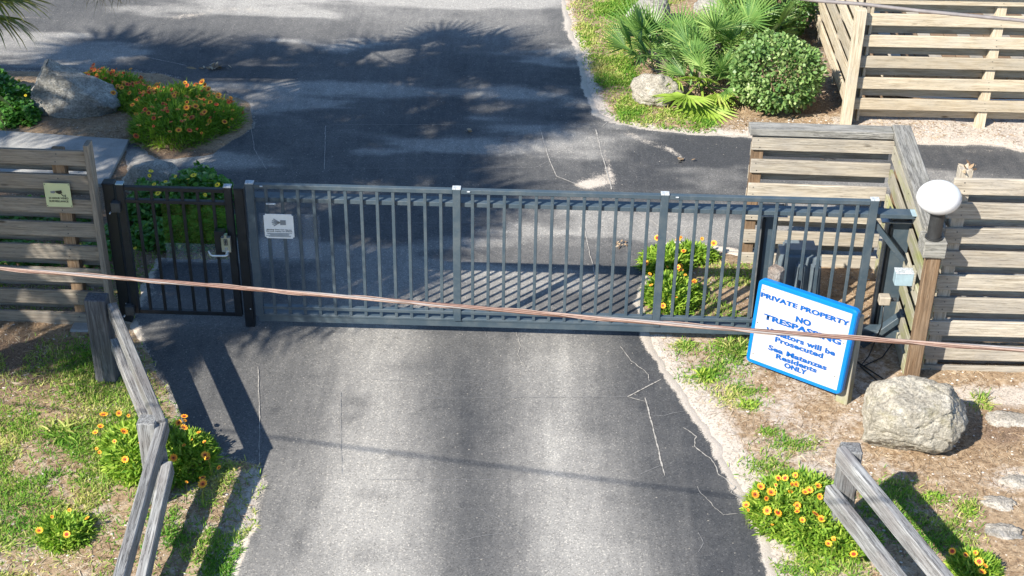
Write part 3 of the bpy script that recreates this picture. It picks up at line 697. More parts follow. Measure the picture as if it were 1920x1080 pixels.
# upper right fences
fu, A, B, d, n = board_fence('board_fence', (6.47, 5.04), (12.5, 5.12), [1.76, 1.49, 1.215, .94, .665, .385], .146, 'sunlit tan board fence in front of the wooden deck at upper right', W_TAN, W_TAN, [1.62, 3.4, 5.0], side=-1, depth=.11, backdz=-.15, seed=8, postmat=W_TAN)
beam('cap_rail', (6.55, 5.02, 1.80), (12.5, 5.10, 1.80), .16, .045, W_TAN, fu)
beam('corner_post', (6.40, 5.0, -.1), (6.40, 5.0, 1.56), .13, .11, W_TAN, fu, up=(0, 1, 0))
fv, A, B, d, n = board_fence('board_fence', (6.42, 9.6), (6.40, 5.08), [1.76, 1.49, 1.215, .94, .665, .385], .175, 'pale board fence running back from the tan corner post beside the round shrub', W_TAN, W_TAN, [.3, 1.8, 3.2, 4.4], side=-1, depth=.11, backdz=-.14, seed=9, ends=(0, 0), postmat=W_GREY)
# deck behind
dk = thing('wooden_deck', (7.0, 5.9, 0), 'low plank deck glimpsed through the tan fence boards', 'deck')
for k in range(26):
    x = 6.66+k*.178; block('plank', (x, 7.15, .42), (.165, 2.6, .045), W_POST if k % 3 else W_GREY, dk)
    block('plank_end', (x, 5.84, .405), (.165, .012, .075), W_TAN, dk) if False else None
for k in range(26):
    block('fascia_board', (6.66+k*.178, 5.82, .40), (.160, .04, .085), W_TAN, dk)
block('joist', (9.0, 6.0, .31), (5.0, .05, .13), W_GREY, dk)
bm = tube_bm([(6.5, 5.35, .36), (7.4, 5.33, .30), (8.2, 5.32, .285), (9.6, 5.33, .32)], .016, 8)
put('water_pipe', bm_mesh(bm, 'water_pipe', M_HOSE, True), None, label='long thin white pipe running behind the lowest tan fence boards', category='pipe') if False else None
o = put('water_pipe', bm_mesh(bm, 'water_pipe', M_HOSE, True), None); setp(o, 'long thin white pipe running behind the lowest tan fence boards', 'pipe')

NAIL = box_me(.009, .009, .004, M_DKMET, 0)
for t_, q, n in NAILS:
    put('nail', NAIL, t_, Matrix.Translation(q) @ n.to_track_quat('Z', 'Y').to_matrix().to_4x4())
# ================================================================== LAMP
lp = thing('globe_lamp', (6.11, -.60, 0), 'white globe lamp on a charcoal stem above a brown wooden post', 'lamp')
beam('post', (6.14, -.60, -.1), (6.14, -.60, 1.40), .125, .11, W_POST, lp, up=(0, 1, 0), bev=.01)
bm = tube_bm([(6.10, -.60, 1.825), (6.10, -.60, 1.85)], .085, 24); put('fitter_ring', bm_mesh(bm, 'fitter_ring', M_POLE), lp)
block('post_block', (6.125, -.575, 1.485), (.20, .22, .16), W_CAP, lp, bev=.008)
bm = tube_bm([(6.115, -.60, 1.565), (6.115, -.60, 1.84)], .062, 20); put('stem', bm_mesh(bm, 'stem', M_POLE, False), lp)
bm = tube_bm([(6.115, -.60, 1.566), (6.115, -.60, 1.585)], .075, 20); put('stem_flange', bm_mesh(bm, 'stem_flange', M_POLE), lp)
bm = bmesh.new(); bmesh.ops.create_uvsphere(bm, u_segments=48, v_segments=32, radius=1)
for v in bm.verts: v.co = Vector((v.co.x*.192, v.co.y*.17, v.co.z*.148))
put('globe', bm_mesh(bm, 'globe', M_GLOBE, True), lp, Matrix.Translation((6.10, -.60, 1.965)))
# boxes on the return fence
t = thing('junction_box', (5.98, -.30, .94), 'pale blue square electrical box on the return fence left of the brown lamp post', 'electrical box')
block('box_body', (5.985, -.33, 1.0), (.16, .10, .125), M_BOX, t); block('box_lid', (5.985, -.33, 1.068), (.168, .108, .012), M_CAPW, t); block('back_plate', (6.075, -.33, 1.0), (.02, .12, .2), W_GREEN, t)
t = thing('photo_eye', (5.87, -.28, .66), 'small faded tan sensor box on a wire below the pale blue box', 'sensor')
block('sensor_body', (5.86, -.28, .73), (.105, .09, .09), M_TANBOX, t, bev=.01); block('bracket', (5.94, -.26, .72), (.07, .03, .03), M_DKMET, t)
t = thing('ground_wires', (5.8, -.3, .03), 'thin black wires tangled on the sand at the foot of the return fence', 'wires')
for pts in ([(5.86, -.28, .69), (5.87, -.3, .45), (5.80, -.28, .1), (5.72, -.35, .03), (5.9, -.7, .03), (6.02, -.75, .03)], [(5.6, -.18, .03), (5.75, -.35, .035), (5.95, -.2, .04), (6.05, -.15, .2)], [(5.62, -.10, .03), (5.72, -.3, .03), (5.95, -.62, .03), (6.1, -.72, .03)]):
    bm = tube_bm(pts, .007, 6); put('wire', bm_mesh(bm, 'wire', M_BLKPL, True), t)

# ================================================================== PRIVATE PROPERTY SIGN
so_ = Vector((4.72, -.45, 0)); sd_ = Vector((.764, -.645, 0)).normalized(); sn = Vector((sd_.y, -sd_.x, 0)); up = Vector((0, 0, 1))
ps = thing('property_sign', tuple(so_+sd_*.4), 'large white private property sign with thick blue frame on two short wooden posts', 'sign')
EU = sd_*1.0+up*.085; EV = sd_*.047+up*.915; O = so_+sd_*(-.118)+up*.070
def signpt(s, t, off): return O+EU*s+EV*t+sn*off
def rr_frame(u0, u1, v0, v1, rad, seg=4):
    pts = []
    for cx, cy, a0 in ((u1-rad, v1-rad, 0), (u0+rad, v1-rad, 90), (u0+rad, v0+rad, 180), (u1-rad, v0+rad, 270)):
        for k in range(seg+1):
            a = math.radians(a0+90*k/seg); pts.append((cx+rad*math.cos(a), cy+rad*math.sin(a)))
    return pts
outer = rr_frame(0, 1.02, 0, 1, .05); inner = rr_frame(.042, .975, .045, .957, .006)
Vv = []; Ff = []; n_ = len(outer)
lay = [(outer, -.06), (outer, -.014), (rr_frame(.01, 1.01, .01, .99, .045), 0), (inner, 0.), (inner, -.008)]
for P_, off in lay: Vv += [signpt(u, v, off) for u, v in P_]
for l in range(4):
    for k in range(n_):
        Ff.append((l*n_+k, l*n_+(k+1) % n_, (l+1)*n_+(k+1) % n_, (l+1)*n_+k))
Ff.append(tuple(range(n_))[::-1])
put('blue_frame', mesh('blue_frame', Vv, Ff, M_BLUE), ps)
put('white_panel', mesh('white_panel', [signpt(u, v, -.006) for u, v in inner], [tuple(range(n_))], M_WHITE), ps)
# lettering: measured in metres along the board, then turned into shares of the frame
def uv(u, z):            # solve u*? ; point = along u, height z
    # O_u=-.118, O_z=.070 ; EU=(1,.085) EV=(.047,.915)
    a = u+.118; b = z-.070; det = 1*.915-.047*.085
    return (a*.915-.047*b)/det, (b-.085*a)/det
def line(txt, uL, zL, uR, zR, h, bold=.028):
    h *= 1.1; bold = .042 if txt.isupper() else .036
    s0, t0 = uv(uL+.012, zL); s1, t1 = uv(uR, zR); tt = (t0+t1)/2-.004
    me = place_text('lettering', txt, M_BLUET, ps, O, EU, EV, s0-.002, s1-.002, tt, tt+h/.915, bold, -.0030).data
    n0 = len(me.vertices)                      # heavy face: the outline struck again a hair to the right and proud
    bmx = bmesh.new(); bmx.from_mesh(me); geo = bmesh.ops.duplicate(bmx, geom=bmx.verts[:]+bmx.edges[:]+bmx.faces[:])['geom']
    sh = EU*.0038+sn*.0006
    for g_ in geo:
        if isinstance(g_, bmesh.types.BMVert): g_.co += sh
    bmx.to_mesh(me); bmx.free()
line('PRIVATE PROPERTY', -.042, .822, .886, .888, .047, .055); line('NO', .344, .712, .512, .729, .058, .06); line('TRESPASSING', .015, .612, .832, .662, .055, .06)
line('Violators will be', .052, .480, .790, .534, .053, .052); line('Prosecuted', .160, .418, .676, .460, .052, .052); line('Sea Matanzas', .100, .304, .728, .354, .052, .052)
line('Residents', .190, .248, .634, .283, .050, .052); line('ONLY', .287, .186, .536, .220, .050, .06)
for s, t_ in ((.07, .9), (.07, .12), (.95, .6), (.06, .5), (.93, .2)): 
    p = signpt(s, t_, -.003); block('screw', p, (.008, .006, .008), M_DKMET, ps, bev=.001)
pL = so_+sd_*.02-sn*.14; beam('sign_post', pL+up*-.1, pL+up*1.09, .11, .13, M_LICH, ps, up=tuple(sd_), bev=.02)
pR = so_+sd_*.87-sn*.14; beam('sign_post', pR+up*-.1, pR+up*.95, .085, .12, W_GREEN, ps, up=tuple(sd_), bev=.006)
pL2 = so_+sd_*.0-sn*.135

# ================================================================== RAIL FENCES IN THE FOREGROUND
rf = thing('rail_fence', (-1.25, -.85, 0), 'silvery two-rail wooden fence bending around the left driveway edge from a thick dark post', 'fence')
beam('end_post', (-1.262, -.90, -.1), (-1.262, -.90, .905), .19, .15, W_DARKP, rf, up=(0, 1, 0), bev=.008)
P2 = Vector((-.405, -2.60, 0))
R1a = Vector((-1.12, -.93, .79)); R1b = Vector((-.30, -2.60, .755))
beam('rail', R1a, R1b, .085, .15, W_SILVER, rf, bev=.008)
beam('rail', (-1.12, -.99, .46), (-.33, -2.58, .42), .085, .14, W_SILVER, rf, bev=.008)
beam('post', P2+up*-.1, P2+up*.83, .15, .14, W_SILVER, rf, up=(0, 1, 0), bev=.01)
def V3(*a): return Vector(G(*a))
qa = V3(305, 782, .80); qb_ = V3(222, 1080, .60); beam('rail', qa-up*.07, qb_+(qb_-qa)*.4-up*.07, .085, .145, W_SILVER, rf, bev=.008)
qa = V3(314, 862, .42); qb_ = V3(264, 1080, .24); beam('rail', qa-up*.07, qb_+(qb_-qa)*.4-up*.07, .085, .14, W_SILVER, rf, bev=.008)
rg = thing('rail_fence', (5.1, -2.8, 0), 'silvery two-rail wooden fence starting from a short post at lower right corner', 'fence')
dR = Vector((.50, -1.40, 0)).normalized(); P3 = Vector((5.155, -2.73, 0))
beam('post', P3+up*-.1, P3+up*.86, .16, .15, W_SILVER, rg, up=(0, 1, 0), bev=.012)
nR = Vector((dR.y, -dR.x, 0))
beam('rail', Vector((5.075, -2.73, .79)), Vector((5.075, -2.73, .79))+dR*3, .085, .155, W_SILVER, rg, bev=.01)
beam('rail', Vector((5.03, -2.74, .42)), Vector((5.03, -2.74, .42))+dR*3, .085, .155, W_SILVER, rg, bev=.01)

# ================================================================== AERIAL CABLES
cabx = np.array([-60, 0, 240, 480, 857, 1226, 1600, 1920, 2050]); caby = np.array([499, 504.5, 521, 541, 577, 604, 633, 656, 664])
pc = np.polyfit(cabx, caby, 3)
def cabpt(x):
    f = (x-70)/1850.; return Vector(G(x, np.polyval(pc, x), 4.12+.62*f))
cpts = [cabpt(x) for x in np.linspace(-30, 1960, 160)]
dL = (cpts[0]-cpts[12]).normalized(); dRr = (cpts[-1]-cpts[-12]).normalized()
ext0 = [cpts[0]+dL*s for s in np.linspace(5.5, .05, 60)]; ext1 = [cpts[-1]+dRr*s for s in np.linspace(.05, 6, 60)]
cpts = ext0+cpts+ext1
cb = thing('aerial_cable', tuple(cpts[0]), 'twisted copper-coloured bundle of wires strung across the view in front of the gate', 'cable')
cum = [0]
for a, b in zip(cpts[:-1], cpts[1:]): cum.append(cum[-1]+(b-a).length)
for s in range(5):
    pts = []
    for i, p in enumerate(cpts):
        a = cum[i]*2*math.pi/(1.5 if s < 4 else .75)+s*2*math.pi/4; rad = .0055 if s < 4 else .011
        pts.append(p+Vector((0, math.cos(a)*rad, math.sin(a)*rad)))
    bm = tube_bm(pts, .0050 if s < 4 else .0022, 6)
    put('strand', bm_mesh(bm, 'strand', [M_COPPER, M_CABLE, M_COPPER2, M_COPPER, M_COPPER2][s], True), cb)
bm = tube_bm([Vector(G(x, y, 5.4)) for x, y in [(1300, -26), (1540, 2), (1620, 8), (1720, 20), (1920, 39), (2300, 74)]], .0095, 8)
o = put('aerial_cable', bm_mesh(bm, 'aerial_cable', M_CABLE, True), None); setp(o, 'thin grey cable crossing the top right corner over the tan fence', 'cable')

# ================================================================== BOULDERS
def boulder(c, dims, seed, mat, label, planes=(), rot=0., rough=.05, sink=.08, sub=5):
    bm = bmesh.new(); bmesh.ops.create_icosphere(bm, subdivisions=sub, radius=1)
    r = random.Random(seed); off = Vector((r.random()*50, r.random()*50, r.random()*50))
    pls = [(Vector(p[:3]).normalized(), p[3]) for p in planes]
    for k in range(9):
        v = Vector((r.gauss(0, 1), r.gauss(0, 1), r.gauss(0, .8))).normalized(); pls.append((v, r.uniform(.74, .95)))
    for v in bm.verts:
        p = v.co.copy()
        for nn, dd in pls:
            q = p.dot(nn)
            if q > dd: p -= nn*(q-dd)*.93
        p *= 1+rough*1.6*mnoise.fractal(p*1.3+off, 1, 2, 4)+rough*.7*mnoise.fractal(p*4.5+off, .8, 2, 5)
        p += v.co*(rough*.28*mnoise.noise(p*13+off)+rough*.16*mnoise.noise(p*29+off))
        rd = abs(mnoise.noise(p*1.7+off*2)); p *= 1-.05*max(0, 1-rd*14)
        v.co = Vector((p.x*dims[0]/2, p.y*dims[1]/2, p.z*dims[2]/2))
    me = bm_mesh(bm, 'boulder', mat, True)
    o = put('boulder', me, None, Matrix.Translation((c[0], c[1], dims[2]*(.5-sink))) @ Matrix.Rotation(rot, 4, 'Z'))
    return setp(o, label, 'boulder')
boulder((5.93, -1.47), (1.0, .82, .78), 11, M_ROCK, 'big pale pitted boulder beside the right rail fence post', planes=[(0, -.25, 1, .62), (-1, 0, .1, .74), (.2, -1, .25, .74), (-.6, -.2, 1, .78), (1, -.2, .5, .80), (-.5, -1, -.1, .80), (.9, -.9, .3, .86)], sink=.1, sub=6, rough=.058)
boulder((-3.22, 5.0), (1.36, .85, 1.02), 23, M_ROCK2, 'large grey peaked boulder left of the blanket flowers', planes=[(.60, -.05, .8, .22), (-.9, -.1, .45, .62), (0, -1, .55, .42), (-1, 0, .0, .8), (.1, .9, .5, .5)], sink=.22, rough=.07)
boulder((4.08, 5.66), (.66, .5, .46), 35, M_ROCK, 'small rounded boulder under the left side of the saw palmetto', sink=.2, rough=.1)
boulder((4.10, 8.25), (.62, .5, .60), 47, M_ROCK2, 'angular boulder at the top edge behind the saw palmetto', planes=[(-.7, 0, .7, .6)], sink=.15)
boulder((5.05, 8.6), (.6, .5, .45), 52, M_ROCK2, 'half hidden boulder at the top edge between palmetto leaves', sink=.15)
for (x, y, sx, sy, lab) in [(1870, 945, .34, .2, 'flat pale stone half buried in straw right of the rail fence shadow'), (1900, 905, .3, .16, 'flat pale stone at the right edge below the boulder shadow'), (1880, 1000, .36, .2, 'pale stone slab at lower right edge'), (1895, 790, .42, .30, 'wide flat pale slab near the right edge beside the boulder'), (205, 330, .0, 0, '')]:
    if sx:
        g_ = G(x, y); boulder((g_[0], g_[1]), (sx, sy, .09), x, M_ROCK3, lab, sink=.42, sub=4, rough=.16)
# low coquina lump behind walk gate
g_ = G(290, 345, .1); boulder((g_[0], g_[1]), (.75, .45, .5), 61, M_ROCK2, 'low grey rock behind the walk gate under yellow daisies', sink=.25, sub=4)

# ================================================================== FOLIAGE BUILDERS
rng = np.random.default_rng(7)
def leaves_arrays(P, D, L, Wd, bend, nrm=None, prof=((0, .25), (.35, 1.), (.7, .8), (1., 0.)), tint=None, fold=0.):
    """many leaves at once. P base (n,3), D direction unit (n,3), L length, Wd width, bend = droop"""
    n = len(P); up_ = np.array([0, 0, 1.]) if nrm is None else nrm
    side = np.cross(D, np.broadcast_to(up_, D.shape)); ln = np.linalg.norm(side, axis=1, keepdims=True)
    alt = np.cross(D, np.array([1., 0, 0])); side = np.where(ln < .15, alt, side); side /= np.linalg.norm(side, axis=1, keepdims=True)+1e-9
    a = rng.uniform(-.9, .9, (n, 1)); nn = np.cross(side, D); side = side*np.cos(a)+nn*np.sin(a)
    m = len(prof); V = []
    for (t, wv) in prof:
        c = P+D*(L[:, None]*t)+np.array([0, 0, -1.])*(bend*L*t*t)[:, None]
        if wv == 0: V.append(c[:, None, :])
        else:
            h = side*(Wd*wv/2)[:, None]; V.append(np.stack([c-h, c+h], 1))
    V = np.concatenate(V, 1); k = V.shape[1]; V = V.reshape(-1, 3)
    quads = []; tris = []; base = np.arange(n)*k
    for i in range(m-1):
        if prof[i+1][1] == 0: tris.append(np.stack([base+2*i, base+2*i+1, base+2*i+2], -1))
        else: quads.append(np.stack([base+2*i, base+2*i+1, base+2*i+3, base+2*i+2], -1))
    F = [tuple(q) for Q in quads for q in Q.tolist()]+[tuple(q) for Q in tris for q in Q.tolist()]
    T = np.repeat(tint if tint is not None else rng.random(n), k)
    return V, F, T
def leaf_mesh(name, parts, mat):
    Vs, Fs, Ts = [], [], []; o = 0
    for V, F, T in parts:
        Vs.append(V); Fs += [tuple(i+o for i in f) for f in F]; Ts.append(T); o += len(V)
    return mesh(name, np.concatenate(Vs), Fs, mat, False, attrs=dict(tint=np.concatenate(Ts)))
def dirs(n, lo, hi):
    az = rng.uniform(0, 2*np.pi, n); el = np.radians(rng.uniform(lo, hi, n))
    return np.stack([np.cos(az)*np.cos(el), np.sin(az)*np.cos(el), np.sin(el)], -1)

# flower heads (shared meshes)
def flower_me(name, r, mats, rings=18, cup=.12, notch=.2, split=.55):
    V = [(0, 0, r*.16)]; F = []; fm = []
    for k in range(8): a = k*math.pi/4; V.append((r*.26*math.cos(a), r*.26*math.sin(a), r*.08))
    for k in range(8): F.append((0, 1+k, 1+(k+1) % 8)); fm.append(2)
    b0 = len(V); n = rings*2
    for k in range(n): a = k*2*math.pi/n; V.append((r*.2*math.cos(a), r*.2*math.sin(a), .0))
    for k in range(n): a = k*2*math.pi/n; V.append((r*split*math.cos(a), r*split*math.sin(a), r*cup*.5))
    for k in range(n):
        a = k*2*math.pi/n; q = (1. if k % 2 == 0 else 1-notch)*(1+.06*math.sin(k*2.3)); V.append((r*q*math.cos(a), r*q*math.sin(a), r*cup*(1 if k % 2 == 0 else .4)))
    for k in range(n):
        j = (k+1) % n
        F.append((b0+k, b0+j, b0+n+j, b0+n+k)); fm.append(1); F.append((b0+n+k, b0+n+j, b0+2*n+j, b0+2*n+k)); fm.append(0)
    return mesh(name, V, F, mats, False, fm)
FL_G = [flower_me('blanketflower', 1, [M_FLY, M_FLR, M_FLC], 12), flower_me('blanketflower_orange', 1, [M_FLY, M_FLO, M_FLC], 11, .3), flower_me('blanketflower_red', 1, [M_FLO, M_FLR, M_FLC], 10, -.2, .3)]
FL_D = flower_me('dune_daisy', 1, [M_FLD, M_FLD, M_FLC], 10, .05, .3, .6)
STEM = leafm('flower_stem', (.12, .16, .04), (.2, .25, .06), (.3, .3, .1))
def clump(name, label, cat, blobs, nl, nfl, fr=(.032, .046), leafL=(.07, .13), leafW=(.010, .018), mat=L_GAIL, kinds=(0, 1, 1), heads='g', group=None, fl_h=(.03, .10), tintr=(0, 1), explicit=None, flower_tilt=.5, lo=15, hi=85):
    """blobs: list of (x, y, radius x, radius y, height)"""
    x0 = sum(b[0] for b in blobs)/len(blobs); y0 = sum(b[1] for b in blobs)/len(blobs)
    t = thing(name, (x0, y0, 0), label, cat, group)
    wts = np.array([b[2]*b[3] for b in blobs]); wts = wts/wts.sum()
    def samp(n, shell=0.):
        k = rng.choice(len(blobs), n, p=wts); B = np.array(blobs)[k]
        a = rng.uniform(0, 2*np.pi, n); r = np.sqrt(rng.random(n))
        lump = .78+.34*fbm(B[:, 0]*3+np.cos(a)*1.6, B[:, 1]*3+np.sin(a)*1.6, 5, 3)
        x = B[:, 0]+np.cos(a)*r*B[:, 2]*lump; y = B[:, 1]+np.sin(a)*r*B[:, 3]*lump
        top = B[:, 4]*np.sqrt(np.clip(1-r**2.4, .04, 1))*(.62+.65*fbm(x*9, y*9, 9, 3))
        return x, y, top, a, r
    x, y, top, a, r = samp(nl); fz = rng.random(nl)**.45
    z = top*fz+.005; D = dirs(nl, lo, hi)
    D[:, 0] += np.cos(a)*r*.8; D[:, 1] += np.sin(a)*r*.8; D /= np.linalg.norm(D, axis=1, keepdims=True)
    L = rng.uniform(*leafL, nl); W_ = rng.uniform(*leafW, nl)
    T = np.clip(rng.normal(.45, .22, nl)+.3*(fbm(x*7, y*7, 77, 3)-.5), tintr[0], tintr[1])
    parts = [leaves_arrays(np.stack([x, y, z-.3*L], -1), D, L, W_, rng.uniform(0, .5, nl), tint=T)]
    f = put('foliage', leaf_mesh('foliage', parts, mat), t, None, kind='stuff')
    # flowers
    fx, fy, ft, fa, fr_ = samp(nfl)
    if explicit is not None:
        fx = np.array([e[0] for e in explicit]); fy = np.array([e[1] for e in explicit]); nfl = len(fx)
        ft = np.array([e[2] for e in explicit]); fa = rng.uniform(0, 6.28, nfl); fr_ = np.full(nfl, .6)
    hz = ft+rng.uniform(*fl_h, nfl)
    tips = []; 
    for i in range(nfl):
        rr = rng.uniform(*fr)*rng.choice([.4, .6, .7, .8, .95]); k = kinds[int(rng.integers(len(kinds)))]
        me = FL_D if heads == 'd' else FL_G[k]
        tilt = Matrix.Rotation(rng.uniform(-flower_tilt, flower_tilt), 4, 'X') @ Matrix.Rotation(rng.uniform(-flower_tilt, flower_tilt), 4, 'Y') @ Matrix.Rotation(rng.uniform(0, 6.3), 4, 'Z')
        lean = Matrix.Rotation(.35, 4, 'X')
        tx = fx[i]+math.cos(fa[i])*.04*fr_[i]; ty = fy[i]+math.sin(fa[i])*.04*fr_[i]
        put('flower', me, t, Matrix.Translation((tx, ty, hz[i])) @ lean @ tilt @ Matrix.Scale(rr, 4))
        tips.append((fx[i], fy[i], tx, ty, hz[i]))
    if tips:
        tp = np.array(tips); Pb = np.stack([tp[:, 0], tp[:, 1], np.maximum(tp[:, 4]-.22, 0)], -1); Dv = np.stack([tp[:, 2], tp[:, 3], tp[:, 4]], -1)-Pb; Ln = np.linalg.norm(Dv, axis=1)
        put('stems', leaf_mesh('stems', [leaves_arrays(Pb, Dv/Ln[:, None], Ln, np.full(len(Ln), .006), np.zeros(len(Ln)), prof=((0, 1.), (.5, 1.), (1., .8)))], STEM), t, None, kind='stuff')
    return t
def cb_(px, py, rx, ry, h): g_ = G(px, py); return (g_[0], g_[1], rx, ry, h)
clump('blanket_flowers', 'long mound of orange and red blanket flowers behind the grey peaked boulder', 'flowers', [cb_(215, 172, .38, .36, .2), cb_(265, 195, .35, .3, .2), cb_(185, 165, .2, .2, .2)], 5200, 120, (.03, .05), kinds=(1, 2, 2, 2), leafL=(.10, .2), leafW=(.008, .014))
clump('blanket_flowers', 'widest round mound of blanket flowers on the dark asphalt at upper left', 'flowers', [cb_(335, 245, .55, .55, .30), cb_(395, 230, .40, .36, .25), cb_(300, 215, .35, .3, .28), cb_(345, 195, .4, .25, .22)], 10500, 150, (.03, .05), kinds=(0, 1, 1, 2, 2), leafL=(.10, .2), leafW=(.008, .014))
clump('blanket_flowers', 'bright blanket flowers behind the sliding gate beside its second thick post', 'flowers', [cb_(1262, 560, .27, .36, .22), cb_(1250, 500, .27, .25, .22), cb_(1300, 488, .25, .15, .18)], 5200, 22, (.035, .048), kinds=(0, 1), leafL=(.07, .13), leafW=(.014, .03))
clump('blanket_flowers', 'blanket flower clump wrapped around the bend post of the left rail fence', 'flowers', [cb_(275, 870, .34, .34, .26), cb_(345, 870, .26, .34, .25), cb_(255, 840, .3, .24, .22)], 7500, 0, (.036, .048), kinds=(0, 1, 1), leafL=(.06, .12), leafW=(.012, .024),
      explicit=[(*G(x, y, .27)[:2], .24) for x, y in [(340, 780), (332, 790), (347, 795), (343, 802), (225, 773), (243, 776), (189, 778), (267, 802), (235, 810), (215, 825), (364, 822), (378, 811), (381, 831), (351, 838), (384, 852), (395, 851), (395, 862), (411, 872), (375, 894), (345, 905), (375, 907), (183, 800), (183, 852), (240, 862), (175, 810), (262, 830), (330, 860), (176, 842)]], fl_h=(.02, .05))
clump('blanket_flowers', 'small isolated blanket flower tuft in the lower left grass', 'flowers', [cb_(122, 1002, .22, .22, .13)], 1900, 0, (.038, .046), leafL=(.05, .10), leafW=(.012, .02), explicit=[(*G(x, y, .16)[:2], .14) for x, y in [(94, 966), (79, 992), (131, 1004), (129, 953), (168, 966)]], fl_h=(0, .04))
clump('blanket_flowers', 'dense yellow blanket flower mound left of the right rail fence', 'flowers', [cb_(1475, 965, .36, .36, .25), cb_(1530, 1000, .34, .28, .22), cb_(1590, 1025, .25, .2, .16), cb_(1500, 930, .3, .2, .2)], 10500, 14, (.032, .046), kinds=(0, 1, 1), leafL=(.06, .11), leafW=(.010, .02),
      explicit=[(*G(x, y, .24)[:2], .2) for x, y in [(1494, 881), (1423, 904), (1455, 907), (1488, 902), (1498, 903), (1451, 920), (1419, 919), (1442, 932), (1508, 921), (1532, 930), (1404, 943), (1408, 950), (1434, 952), (1454, 957), (1465, 959), (1490, 943), (1508, 979), (1535, 968), (1553, 1013), (1562, 1015), (1535, 962), (1568, 1004), (1612, 1013), (1515, 913), (1530, 905), (1475, 892), (1452, 985), (1605, 1032), (1500, 960), (1480, 915), (1461, 893), (1545, 925)]], fl_h=(.0, .05))
clump('blanket_flowers', 'little blanket flower plant in the bottom right corner under the rail', 'flowers', [cb_(1825, 1075, .2, .2, .14)], 1600, 0, (.035, .045), leafL=(.05, .1), leafW=(.010, .016), explicit=[(*G(x, y, .16)[:2], .14) for x, y in [(1779, 1035), (1804, 1042), (1824, 1033), (1836, 1047), (1853, 1064), (1846, 1073)]], fl_h=(0, .04))
g1 = G(1660, 1085); 
clump('dune_sunflowers', 'leafy dune sunflowers with yellow daisies behind the walk gate', 'flowers', [cb_(300, 400, .42, .5, .35), cb_(370, 380, .42, .5, .38), cb_(330, 450, .5, .3, .25), cb_(400, 440, .3, .35, .3)], 6500, 12, (.032, .045), leafL=(.05, .085), leafW=(.035, .06), mat=L_DUNE, heads='d', lo=-10, hi=60,
      explicit=[(*G(x, y, .5)[:2], .44) for x, y in [(291, 340), (279, 311), (284, 327), (314, 345), (325, 334), (349, 336), (366, 321), (404, 342), (393, 350), (380, 360), (253, 474), (300, 360)]], fl_h=(.0, .1))
clump('dune_sunflowers', 'dark green leafy plant at the left edge in front of the grey boulder', 'plant', [cb_(0, 210, .45, .5, .42), cb_(35, 225, .3, .3, .3), cb_(-40, 190, .5, .5, .5)], 5200, 7, (.02, .03), leafL=(.05, .09), leafW=(.04, .065), mat=L_DUNE, heads='d', lo=-10, hi=60, tintr=(0, .5))
clump('leafy_weeds', 'low leafy weeds behind the left board fence', 'plant', [cb_(60, 420, .7, .4, .25), cb_(190, 470, .2, .5, .2), cb_(30, 490, .5, .3, .2), cb_(-60, 440, .6, .5, .3)], 4200, 0, leafL=(.05, .08), leafW=(.03, .05), mat=L_DUNE, lo=-10, hi=60, tintr=(0, .6))

def weed(label, px, py, r_, n, L, Wd, mat=L_GAIL, lo=5, hi=55):
    g_ = G(px, py); t = None
    a = rng.uniform(0, 6.28, n); q = np.sqrt(rng.random(n))*r_; P = np.stack([g_[0]+np.cos(a)*q, g_[1]+np.sin(a)*q, np.full(n, .02)], -1); D = dirs(n, lo, hi)
    D[:, :2] += np.stack([np.cos(a), np.sin(a)], -1)*.6; D /= np.linalg.norm(D, axis=1, keepdims=True)
    o = put('weed', leaf_mesh('weed', [leaves_arrays(P, D, rng.uniform(*L, n), rng.uniform(*Wd, n), rng.uniform(.1, .6, n))], mat), None); setp(o, label, 'weed')
weed('broad rosette weed on the sand left of the property sign', 1322, 708, .06, 90, (.06, .13), (.016, .028))
weed('spiky grass-like weed between brown mulch and the left flower clump', 112, 815, .10, 60, (.10, .22), (.012, .02), L_GRASS)
weed('small weed on sand just below the gate beam', 1285, 650, .06, 70, (.05, .10), (.008, .016), L_GRASS)
weed('dense grass weed at the left edge of the property sign', 1378, 655, .16, 260, (.06, .14), (.007, .013), L_GRASS, 20, 80)
weed('round bright weed below the rosette near the sign foot', 1403, 763, .07, 110, (.04, .08), (.010, .018))
weed('leafy weed at the bottom edge between asphalt and right rail fence', 1530, 1052, .13, 130, (.06, .13), (.014, .026))
weed('weed with long thin leaves in the mulch near the right fence', 1838, 756, .08, 50, (.06, .14), (.006, .012), L_GRASS, 20, 80)
weed('low green weed in the rail fence shadow', 1748, 940, .06, 70, (.04, .08), (.012, .02))
weed('straggly weed beside the pale slabs at lower right', 1815, 962, .06, 70, (.04, .08), (.012, .02))
